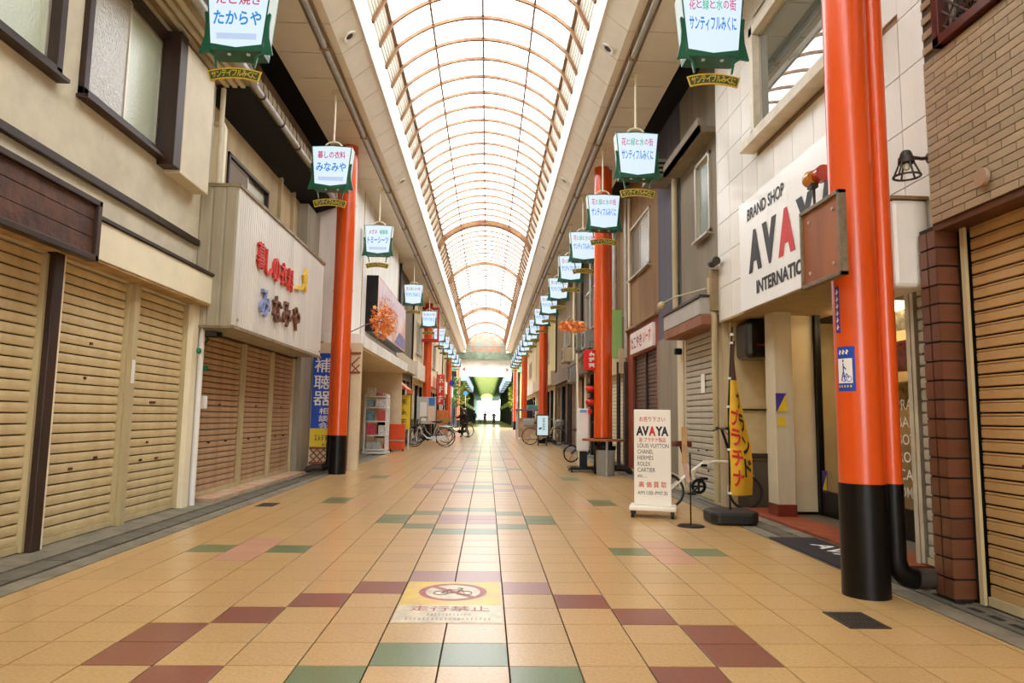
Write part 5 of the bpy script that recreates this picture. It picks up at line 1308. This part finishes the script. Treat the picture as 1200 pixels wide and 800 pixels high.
def grate(label, x, y, w, d):
    t = thing('floor_grate', label, 'grate', (x, y, 0))
    part(t, 'frame', MB().box(x-w/2, x+w/2, y-d/2, y-d/2+.02, .0, .004).box(x-w/2, x+w/2, y+d/2-.02, y+d/2, 0, .004).box(x-w/2, x-w/2+.015, y-d/2, y+d/2, 0, .004).box(x+w/2-.015, x+w/2, y-d/2, y+d/2, 0, .004), M_iron)
    part(t, 'pit', MB().box(x-w/2+.01, x+w/2-.01, y-d/2+.01, y+d/2-.01, .0, .001), M_dark)
    n = int(w/.022); me = shared_mesh('bar', MB().box(-.005, .005, -d/2+.015, d/2-.015, .001, .0035), M_iron)
    for k in range(1, n): share(t, 'bar', me, (x-w/2+w*k/n, y, 0))
    part(t, 'cross_bar', MB().box(x-w/2+.01, x+w/2-.01, y-.05, y-.04, .001, .003).box(x-w/2+.01, x+w/2-.01, y+.04, y+.05, .001, .003), M_iron)
grate('rusty iron floor grate in front of the near orange column', 2.0, 3.77, .22, .3)
grate('small iron floor grate in the tiles on the left', -2.53, 8.25, .2, .3)

# ================================================================== bicycles
def wheel(t, x, r, nm='wheel', nsp=18):
    w = part(t, nm, MB().lathe([(r-.028, -.011), (r-.018, -.012), (r-.018, .012), (r-.028, .011), (r-.028, -.011)], (x, 0, r), 32, 'y').lathe([(0, -.035), (.018, -.035), (.018, .035), (0, .035)], (x, 0, r), 12, 'y'), M_chrome, world=False, smooth=True)
    prof = [(r-.016+.016*cos(a), .016*sin(a)) for a in [2*pi*k/8 for k in range(9)]]
    part(w, 'tyre', MB().lathe(prof, (x, 0, r), 36, 'y'), M_rubber, world=False, smooth=True)
    b = MB()
    for k in range(nsp):
        a = 2*pi*k/nsp; b.tube([(x+.016*cos(a+.5), .02*(-1)**k, r+.016*sin(a+.5)), (x+(r-.026)*cos(a), 0, r+(r-.026)*sin(a))], .0016, 3, caps=False)
    part(w, 'spokes', b, M_chrome, world=False)
    return w
M_silver = mat('frame_silver', (196, 190, 180), .3, .04, 8, metal=.3)
M_cfr = mat('frame_cream', (206, 190, 150), .35, .04, 8)
def fender(b, x, r, a0, a1):
    vs = []; n = 14
    for k in range(n+1):
        a = a0+(a1-a0)*k/n
        for yy, dr in ((-.024, .012), (0, .02), (.024, .012)): vs.append((x+(r+dr)*cos(a), yy, r+(r+dr)*sin(a)))
    return b.add(vs, [(k*3+j, k*3+j+1, k*3+j+4, k*3+j+3) for k in range(n) for j in range(2)])
def city_bike(label, loc, rz, fm, basket=True, bm=None, rear_box=None, child=False, group=None):
    t = thing('bicycle', label, 'bicycle', loc, rz, group)
    r, wb = .33, 1.06; P = lambda nm, b, m, **k: part(t, nm, b, m, world=False, **k)
    wheel(t, 0, r); wheel(t, wb, r)
    bb = (.43, 0, .28); st = (.30, 0, .72); hd = (.88, 0, .70)
    b = MB().tube([st, bb], .018, 8).tube([(.275, 0, .80), st], .014, 8)
    b.tube([bb, (.62, 0, .30), (.78, 0, .45), hd], .022, 8)
    for s in (-1, 1): b.tube([(0, s*.05, r), (bb[0], s*.03, bb[2])], .009, 6).tube([(0, s*.05, r), (st[0], s*.02, .66)], .008, 6)
    P('frame', b, fm, smooth=True)
    b = MB().tube([hd, (.93, 0, .60)], .022, 8)
    for s in (-1, 1): b.tube([(.93, s*.03, .60), (.97, s*.05, .50), (wb, s*.05, r)], .012, 6)
    P('fork', b, fm, smooth=True)
    P('handlebar', MB().tube([hd, (.86, 0, .95)], .014, 8).tube([(.66, -.27, .99), (.80, -.25, 1.0), (.87, -.08, .96), (.87, .08, .96), (.80, .25, 1.0), (.66, .27, .99)], .011, 8), M_chrome, smooth=True)
    for s in (-1, 1): P('grip', MB().tube([(.64, s*.272, .99), (.75, s*.258, .997)], .017, 8), M_black, smooth=True)
    P('saddle', MB().lathe([(0, -.02), (.07, -.02), (.10, .0), (.09, .03), (0, .045)], (.24, 0, .83), 14).add([(.24, -.07, .815), (.24, .07, .815), (.44, .02, .83), (.44, -.02, .83), (.24, -.06, .865), (.24, .06, .865), (.44, .018, .855), (.44, -.018, .855)], [(0, 1, 2, 3), (7, 6, 5, 4), (0, 3, 7, 4), (1, 5, 6, 2), (3, 2, 6, 7)]), M_black, smooth=True)
    P('chain_case', MB().prism([(-.05, r-.06), (bb[0]-.02, bb[2]-.09), (bb[0]+.08, bb[2]-.02), (bb[0]+.06, bb[2]+.08), (-.03, r+.06)], 'y', -.062, -.05), fm)
    b = MB()
    for s in (-1, 1): b.tube([(bb[0], s*.07, bb[2]), (bb[0]+s*.16, s*.08, bb[2]-.05)], .010, 6).box(bb[0]+s*.16-.045, bb[0]+s*.16+.045, s*.085, s*.17, bb[2]-.065, bb[2]-.04)
    P('crank', b, M_iron)
    P('fender', fender(MB(), 0, r, radians(20), radians(190)), fm, smooth=True); P('fender', fender(MB(), wb, r, radians(20), radians(150)), fm, smooth=True)
    P('rear_carrier', MB().tube([(.22, -.06, .70), (-.22, -.06, .70), (-.22, .06, .70), (.22, .06, .70)], .007, 6).tube([(-.1, -.06, .70), (0, -.06, r)], .006, 6).tube([(-.1, .06, .70), (0, .06, r)], .006, 6).tube([(0, -.06, .7), (0, .06, .7)], .006, 6), M_chrome)
    P('kickstand', MB().tube([(0, .06, r), (-.14, .12, .01)], .009, 6).tube([(0, -.06, r), (-.14, -.12, .01)], .009, 6), M_chrome)
    def bask(nm, x0, x1, z0, z1, m):
        b = MB()
        for k in range(9):
            f = k/8
            for yy in (-1, 1):
                b.tube([(x0+.03+(x1-x0-.06)*f, yy*.13, z0), (x0+(x1-x0)*f, yy*.17, z1)], .0035, 4)
            for xx, xa in ((x0+.03, x0), (x1-.03, x1)): b.tube([(xx, -.13+.26*f, z0), (xa, -.17+.34*f, z1)], .0035, 4)
        for k in range(5):
            f = k/4; e = .03*(1-f); yy = .13+.04*f
            b.tube([(x0+e, -yy, z0+(z1-z0)*f), (x1-e, -yy, z0+(z1-z0)*f), (x1-e, yy, z0+(z1-z0)*f), (x0+e, yy, z0+(z1-z0)*f)], .004, 4, True)
        b.box(x0+.03, x1-.03, -.13, .13, z0, z0+.006)
        P(nm, b, m)
    if basket: bask('basket', .93, 1.28, .68, .92, bm or M_iron)
    if rear_box: 
        P('rear_basket', MB().box(-.28, .16, -.19, .19, .71, .98), rear_box, bevel=.05)
    if child: P('front_cover', MB().lathe([(0, .0), (.17, .02), (.2, .12), (.18, .22), (0, .27)], (1.1, 0, .72), 16), child, smooth=True)
    P('lamp', MB().lathe([(0, 0), (.03, .0), (.035, .06), (0, .07)], (1.0, .09, .5), 10, 'x'), M_black)
    return t
M_bask = mat('basket_dark', (52, 44, 38), .6, .1, 9)
city_bike('silver bicycle with dark front basket parked beside the orange crate', (-1.40, 23.6, 0), radians(182), M_silver, True, M_bask, group='parked city bicycles')
city_bike('dark bicycle half hidden behind the silver bicycle on the left', (-1.55, 24.9, 0), radians(178), M_black, True, M_bask, group='parked city bicycles')
city_bike('grey bicycle parked nearest the walking person on the left', (-1.58, 27.2, 0), radians(180), M_plast, True, M_bask, group='parked city bicycles')
M_gcov = mat('cover_grey', (166, 164, 156), .7, .08, 6)
city_bike('cream bicycle with grey rear box and covered front basket on the right', (1.66, 26.6, 0), radians(-3), M_cfr, False, None, M_gcov, M_gcov, group='parked city bicycles')
# folding bicycles
def fold_bike(label, loc, rz, fm, group=None):
    t = thing('folding_bicycle', label, 'bicycle', loc, rz, group)
    r, wb = .205, .93; P = lambda nm, b, m, **k: part(t, nm, b, m, world=False, **k)
    wheel(t, 0, r, nsp=16); wheel(t, wb, r, nsp=16)
    bb = (.36, 0, .27)
    b = MB().tube([(.0, .045, r), (.14, .03, .32), (.26, .0, .42), (.42, 0, .535), (.58, 0, .56), (.74, 0, .555)], .02, 10)
    b.tube([(0, -.045, r), (.14, -.03, .32), (.26, 0, .42)], .012, 8).tube([bb, (.31, 0, .40), (.36, 0, .50), (.46, 0, .545)], .014, 8).tube([bb, (.20, 0, .60)], .016, 8).box(.43, .50, -.03, .03, .52, .57)
    P('frame', b, fm, smooth=True)
    P('hinge', MB().box(.40, .47, -.032, .032, .50, .53), M_black)
    b = MB().tube([(.77, 0, .58), (.82, 0, .42)], .02, 8)
    for s in (-1, 1): b.tube([(.82, s*.03, .42), (wb, s*.045, r)], .012, 6)
    P('fork', b, fm, smooth=True)
    P('stem', MB().tube([(.78, 0, .55), (.70, 0, .82), (.655, 0, .95)], .017, 8), M_black, smooth=True)
    P('handlebar', MB().tube([(.655, -.25, .96), (.655, -.08, .955), (.655, .08, .955), (.655, .25, .96)], .012, 8).tube([(.62, .0, .95), (.55, -.02, .93)], .008, 6), M_black, smooth=True)
    for s in (-1, 1): P('grip', MB().tube([(.655, s*.16, .958), (.655, s*.27, .962)], .018, 8), M_black, smooth=True); P('brake_lever', MB().tube([(.66, s*.15, .95), (.71, s*.16, .94), (.73, s*.24, .935)], .006, 5), M_black)
    P('seat_post', MB().tube([(.20, 0, .60), (.16, 0, .74)], .014, 8), M_black, smooth=True)
    P('saddle', MB().prism([(.05, -.07), (.09, -.085), (.15, -.06), (.29, -.02), (.30, 0), (.29, .02), (.15, .06), (.09, .085), (.05, .07)], 'z', .735, .80), mat('saddle_brown', (104, 54, 30), .45, .15, 9), bevel=.015)
    P('chainring', MB().lathe([(.055, -.055), (.09, -.055), (.09, -.048), (.055, -.048), (.055, -.055)], (*bb,), 24, 'y').box(bb[0]-.08, bb[0]+.08, -.055, -.048, bb[2]-.012, bb[2]+.012).box(bb[0]-.012, bb[0]+.012, -.055, -.048, bb[2]-.08, bb[2]+.08), M_black)
    b = MB()
    for s in (-1, 1): b.tube([(bb[0], s*.06, bb[2]), (bb[0]+s*.10, s*.07, bb[2]+s*.08)], .010, 6).box(bb[0]+s*.10-.045, bb[0]+s*.10+.045, s*.075, s*.15, bb[2]+s*.08-.012, bb[2]+s*.08+.012)
    P('crank', b, M_black)
    P('fender', fender(MB(), wb, r, radians(60), radians(185)), M_silver, smooth=True); P('fender', fender(MB(), 0, r, radians(30), radians(170)), fm, smooth=True)
    P('kickstand', MB().tube([(.06, .06, r), (-.02, .13, .01)], .008, 6), M_chrome)
    P('reflector', MB().lathe([(0, 0), (.022, 0), (.022, .012), (0, .014)], (-.2, 0, .42), 10, 'x'), M_red)
    P('cable', MB().tube([(.69, .1, .95), (.78, .06, .86), (.76, .02, .7), (.74, .0, .6)], .004, 5), M_black)
    return t
M_ivory = mat('frame_ivory', (226, 216, 192), .3, .04, 8)
fold_bike('ivory folding bicycle with brown saddle standing behind the white AVAYA board', (2.17, 8.3, 0), radians(-3), M_ivory)
fold_bike('small dark-framed bicycle mostly hidden behind the totem sign', (2.02, 16.5, 0), radians(15), M_black)

# lit menu sign between the bicycles
ms = thing('menu_sign', 'lit white menu sign in a dark frame among the bicycles on the right', 'sign', (2.2, 25.9, 0))
part(ms, 'frame', MB().box(1.84, 2.32, 25.9, 25.98, .35, 1.16), mat('frame_umber', (70, 44, 30), .5, .1), bevel=.01)
part(ms, 'panel', MB().box(1.88, 2.28, 25.893, 25.899, .39, 1.11), emit('menu_panel', (214, 236, 240), .8))
b = MB()
for k in range(5): marks(b, (2.12, 25.89, 1.0-.1*k), FX, UP, .12, .09)
part(ms, 'print', b, mat('menu_print', (90, 150, 170), .5, 0))
part(ms, 'dish_print', MB().prism([(1.93, .66), (2.06, .68), (2.02, .6), (1.96, .59)], 'y', 25.889, 25.891), mat('dish_brown', (96, 50, 36), .5, 0))
part(ms, 'leg', MB().box(1.9, 1.94, 25.9, 25.98, 0, .36).box(2.22, 2.26, 25.9, 25.98, 0, .36), M_dbrown)
# flower stall
fsn = thing('stall_cart', 'street stall cart with violet cloth top and goods at the far right', 'stall', (1.75, 33, 0))
part(fsn, 'body', MB().box(1.5, 2.5, 32.6, 33.6, .1, 1.0), mat('stall_tan', (196, 164, 130), .7, .4, 3, col2=(150, 110, 90)), bevel=.02)
part(fsn, 'top', MB().box(1.35, 2.6, 32.5, 33.7, 1.35, 1.42), mat('stall_violet', (134, 116, 150), .7, .3, 5), bevel=.02)
for x, y in ((1.42, 32.56), (2.54, 32.56), (1.42, 33.64), (2.54, 33.64)): part(fsn, 'post', MB().box(x-.025, x+.025, y-.025, y+.025, 0, 1.36), M_steel)
single('green_basket', MB().box(1.9, 2.4, 32.8, 33.3, 1.421, 1.62), mat('teal_box', (84, 150, 130), .6, .1, 6), 'teal box standing on the stall cart top', 'box', bevel=.03)

# ================================================================== people
def skin(par, name, joints, edges_, m, root, sub=2, org=None):
    names = list(joints); me = bpy.data.meshes.new(name)
    me.from_pydata([joints[k][0] for k in names], [(names.index(a), names.index(b)) for a, b in edges_], [])
    o = bpy.data.objects.new(name, me); COL.objects.link(o)
    if par: o.parent = par
    o.modifiers.new('skin', 'SKIN')
    me.skin_vertices.new() if not me.skin_vertices else None
    for i, k in enumerate(names):
        rr = joints[k][1]; sv = me.skin_vertices[0].data[i]
        sv.radius = rr if isinstance(rr, tuple) else (rr, rr); sv.use_root = (k == root)
    s = o.modifiers.new('smooth', 'SUBSURF'); s.levels = sub; s.render_levels = sub
    me.materials.append(m); ORG[o.name] = ORG.get(par.name, Vector()) if par else Vector()
    return o
M_skin = mat('skin', (206, 156, 124), .55, .05, 8); M_hair = mat('hair_black', (20, 16, 14), .5, .1, 20)
def person(label, loc, rz, coat, trous, pose='push', sc=1.0, group=None):
    t = thing('person', label, 'person', loc, rz, group); t.scale = (sc, sc, sc)
    # local: facing +x, left is +y
    lean = .05
    hipL, hipR = (.0, .09, .86), (0, -.09, .86)
    kL, kR = (.10, .10, .47), (-.03, -.10, .47)
    aL, aR = (.12, .10, .08), (-.20, -.10, .10)
    tL, tR = (.24, .11, .03), (-.07, -.11, .04)
    sh = (lean+.02, 0, 1.36)
    if pose == 'push':
        eL, wL, hL = (.16, .26, 1.12), (.40, .24, 1.00), (.48, .24, .99)
        eR, wR, hR = (.16, -.26, 1.12), (.40, -.22, 1.00), (.48, -.22, .99)
    else:
        eL, wL, hL = (-.06, .26, 1.08), (.04, .27, .86), (.06, .27, .78)
        eR, wR, hR = (.02, -.26, 1.08), (.12, -.25, .88), (.15, -.25, .80)
    J = {'pel': ((0, 0, .92), (.13, .16)), 'wst': ((lean*.4, 0, 1.08), (.11, .14)), 'chs': ((lean*.8, 0, 1.26), (.115, .165)), 'nck': ((lean+.02, 0, 1.43), .055), 'hd0': ((lean+.05, 0, 1.50), (.085, .075)), 'hd1': ((lean+.055, 0, 1.60), (.10, .085)), 'hd2': ((lean+.045, 0, 1.68), (.07, .065)),
         'nose': ((lean+.165, 0, 1.555), .012), 'chin': ((lean+.10, 0, 1.48), .03),
         'hipL': (hipL, .095), 'kL': (kL, .062), 'aL': (aL, .042), 'tL': (tL, (.035, .045)), 'hipR': (hipR, .095), 'kR': (kR, .062), 'aR': (aR, .042), 'tR': (tR, (.035, .045)),
         'sL': ((lean+.01, .17, 1.36), .065), 'eL': (eL, .045), 'wL': (wL, .030), 'hL': (hL, (.022, .038)), 'sR': ((lean+.01, -.17, 1.36), .065), 'eR': (eR, .045), 'wR': (wR, .030), 'hR': (hR, (.022, .038))}
    E = [('pel', 'wst'), ('wst', 'chs'), ('chs', 'nck'), ('nck', 'hd0'), ('hd0', 'hd1'), ('hd1', 'hd2'), ('hd1', 'nose'), ('hd0', 'chin'), ('pel', 'hipL'), ('hipL', 'kL'), ('kL', 'aL'), ('aL', 'tL'), ('pel', 'hipR'), ('hipR', 'kR'), ('kR', 'aR'), ('aR', 'tR'),
         ('chs', 'sL'), ('sL', 'eL'), ('eL', 'wL'), ('wL', 'hL'), ('chs', 'sR'), ('sR', 'eR'), ('eR', 'wR'), ('wR', 'hR')]
    for s, h in (('L', hL), ('R', hR)):
        sg_ = 1 if s == 'L' else -1
        for q in range(4):
            J['f%d%s' % (q, s)] = ((h[0]+.045, h[1]+(q-1.5)*.017, h[2]-.01), .009); J['g%d%s' % (q, s)] = ((h[0]+.065-(.008 if q in (0, 3) else 0), h[1]+(q-1.5)*.017, h[2]-.04), .008)
            E += [('h'+s, 'f%d%s' % (q, s)), ('f%d%s' % (q, s), 'g%d%s' % (q, s))]
        J['th'+s] = ((h[0]+.02, h[1]-sg_*.04, h[2]-.025), .010); E.append(('h'+s, 'th'+s))
    body = skin(t, 'body', J, E, M_skin, 'pel')
    def grow(keys, d, nm, m, rootk, over=None):
        JJ = {}
        for k in keys:
            p, rr = J[k]; rr = rr if isinstance(rr, tuple) else (rr, rr)
            JJ[k] = (p, (rr[0]+d, rr[1]+d))
        if over: JJ.update(over)
        return skin(t, nm, JJ, [e for e in E if e[0] in JJ and e[1] in JJ]+([('pel', 'hem')] if over and 'hem' in over else []), m, rootk)
    grow(['pel', 'wst', 'chs', 'sL', 'eL', 'wL', 'sR', 'eR', 'wR'], .028, 'coat', coat, 'pel', {'hem': ((0.0, 0, .62), (.17, .19)), 'nck': ((lean+.01, 0, 1.42), (.07, .07))})
    grow(['pel', 'hipL', 'kL', 'aL', 'hipR', 'kR', 'aR'], .022, 'trousers', trous, 'pel')
    for s, a_, t_ in (('L', aL, tL), ('R', aR, tR)):
        skin(t, 'shoe', {'a': ((a_[0]-.03, a_[1], t_[2]+.012), (.04, .05)), 'b': ((t_[0], t_[1], t_[2]+.008), (.035, .05))}, [('a', 'b')], M_black, 'a', 1)
    skin(t, 'hair', {'a': ((lean+.0, 0, 1.53), (.07, .08)), 'b': ((lean+.02, 0, 1.63), (.10, .095)), 'c': ((lean+.06, 0, 1.70), (.075, .075))}, [('a', 'b'), ('b', 'c')], M_hair, 'b')
    part(t, 'eyes', MB().lathe([(0, -.008), (.011, 0), (0, .008)], (lean+.145, .032, 1.585), 8).lathe([(0, -.008), (.011, 0), (0, .008)], (lean+.145, -.032, 1.585), 8), M_ink, world=False)
    part(t, 'mouth', MB().box(lean+.13, lean+.142, -.022, .022, 1.507, 1.514), mat('lip', (150, 80, 70), .5, 0), world=False)
    return t
M_coatd = mat('coat_dark', (34, 20, 24), .8, .1, 9); M_troud = mat('trousers_dark', (22, 20, 22), .8, .1, 9)
person('person in a long dark coat walking with a bicycle in the left distance', (-1.12, 35.2, 0), radians(160), M_coatd, M_troud, 'push', .95)
city_bike('dark bicycle pushed by the person in the dark coat', (-.98, 34.6, 0), radians(172), M_black, True, mat('basket_green', (150, 160, 90), .6, .1), group=None)
# ================================================================== beyond the gate: the next covered street
M_nwl = mat('next_wall_green', (90, 130, 84), .8, .45, .5, col2=(50, 74, 90)); M_nwr = mat('next_wall_olive', (176, 172, 90), .8, .4, .5, col2=(96, 120, 90))
def nwall(nm, s, m, lb):
    t = thing(nm, lb, None, (s*3.2+CX, 85, 0), kind='structure')
    x = CX+s*3.3
    part(t, 'wall', MB().box(x, x+s*.3, 66, 300 if s < 0 else 170, 0, 6.2), m)
    for k in range(20 if s < 0 else 18):
        y = 67+k*5.6
        part(t, 'pilaster', MB().box(x-s*.15, x, y, y+.4, 0, 6.0), mat('pilaster_dark', (58, 62, 70), .7, .2))
        part(t, 'shop_front', MB().box(x-s*.05, x, y+.6, y+4.6, .1, 2.4), mat('front_blue', (90, 100, 150), .6, .4, .7))
        part(t, 'sign_band', MB().box(x-s*.25, x, y+.5, y+4.7, 2.5, 3.1), mat('band_%d' % (k % 3), ((236, 226, 110), (150, 190, 100), (220, 230, 210))[k % 3], .6, .2))
nwall('wall_left_far', -1, M_nwl, 'green shaded shop walls of the next covered street, left side')
nwall('wall_right_far', 1, M_nwr, 'olive shop walls of the next covered street, right side')
cf = thing('ceiling_far', 'greenish translucent vault of the next covered street', None, (CX, 85, 6), kind='structure')
M_sh2 = roof_sheet('roof_sheet_green', (.24, .27, .08), .25)
for s in (-1, 1): part(cf, 'soffit', MB().box(CX+s*1.6, CX+s*3.7, 66, 220, 5.9, 6.1), mat('soffit_green', (110, 160, 130), .7, .2))
b = MB()
n = 12
for y0_, y1_ in ((66, 220),):
    vs = []
    for y in (y0_, y1_):
        for k in range(n+1):
            a = pi*(k/n); vs.append((CX-1.65*cos(a), y, 6.1+1.0*sin(a)))
    b.add(vs, [(k, k+1, n+2+k, n+1+k) for k in range(n)])
part(cf, 'vault', b, M_sh2)
rb_ = []
for k in range(n+1):
    a = pi*(k/n); rb_.append((CX-1.62*cos(a), 0, 6.1+.98*sin(a)))
r2m = shared_mesh('rib', MB().tube(rb_, .05, 6), mat('rib_green', (90, 120, 80), .6, .2))
for k in range(40): share(cf, 'rib', r2m, (0, 66+3*k, 0))
part(cf, 'gable', MB().box(CX-3.7, CX+3.7, 65.8, 66, 5.3, 6.1), mat('gable_green', (90, 150, 120), .6, .3, 2))
# its lanterns, plants and passers-by
for s, nm in ((-1, 'left'), (1, 'right')):
    for k in range(8):
        y = 68+k*4.5
        t = thing('street_lantern', 'small lit lantern in the next covered street, %s row, %s from the viewer' % (nm, ordn[k]), 'lantern', (CX+s*2.2, y, 4.4), group='lanterns of the next street')
        part(t, 'light_box', MB().prism([(CX+s*2.2-.36, 5.3), (CX+s*2.2+.36, 5.3), (CX+s*2.2+.28, 4.5), (CX+s*2.2-.28, 4.5)], 'y', y-.12, y+.12), M_lface)
        part(t, 'rod', MB().tube([(CX+s*2.2, y, 5.3), (CX+s*2.2, y, 5.9)], .02, 6), M_canopy)
        part(t, 'tray', MB().box(CX+s*2.2-.3, CX+s*2.2+.3, y-.14, y+.14, 4.4, 4.5), M_green)
M_fol = mat('foliage_green', (66, 122, 40), .7, .4, 2, col2=(24, 62, 30)); M_foly = mat('foliage_yellow', (176, 180, 60), .7, .4, 2, col2=(96, 128, 40))
def tree(label, x, y, h, r, m, n=500):
    t = thing('street_tree', label, 'tree', (x, y, 0), group='trees beyond the arcade gate')
    part(t, 'trunk', MB().tube([(x, y, 0), (x+.05, y, h*.5), (x, y, h*.8)], .09, 8, r2=.04), M_dbrown, smooth=True)
    b = MB()
    for k in range(n):
        v = Vector((random.gauss(0, 1), random.gauss(0, 1), random.gauss(0, 1))).normalized()*random.random()**.4
        p = Vector((x+v.x*r, y+v.y*r, h*.68+v.z*h*.32)); q = random.uniform(.08, .16)
        rot = Matrix.Rotation(random.uniform(0, 6.28), 3, 'Z') @ Matrix.Rotation(random.uniform(0, 3), 3, 'X')
        b.add([p+rot @ Vector(c) for c in ((-q, 0, 0), (0, -q*.5, 0), (q, 0, 0), (0, q*.5, 0))], [(0, 1, 2, 3)])
    part(t, 'crown', b, m, kind='stuff')
tree('dark green leafy tree beyond the gate on the left, nearest one', -2.75, 60.5, 4.6, .55, M_fol)
tree('yellow green leafy tree beyond the gate on the left', -2.4, 70.0, 4.6, .6, M_foly)
tree('green leafy tree beyond the gate on the right', 2.45, 68.0, 4.4, .45, M_foly)
M_cb = mat('coat_navy', (40, 40, 70), .8, .1); M_cv = mat('coat_violet', (96, 60, 110), .8, .1); M_cg = mat('coat_grey', (120, 124, 136), .8, .1)
for lb, x, c, rz in (('distant passer-by in a navy coat beyond the gate, leftmost', -1.7, M_cb, 1.5), ('distant passer-by in a violet coat beyond the gate', -.3, M_cv, -1.5), ('distant passer-by in a grey coat beyond the gate, rightmost', .9, M_cg, 1.4)):
    person(lb, (x, 93+x, 0), rz, c, M_troud, 'walk', 1.0, 'distant passers-by')
# second street's paving beyond the tiles is the ground; pale crossing between the two arcades
for x, lb in ((-2.2, 'distant dark parked bicycle at the left beyond the gate'), (-1.1, 'distant dark parked bicycle left of the violet passer-by')):
    city_bike(lb, (x, 95.5, 0), radians(70), M_black, True, M_bask, group='distant bicycles')
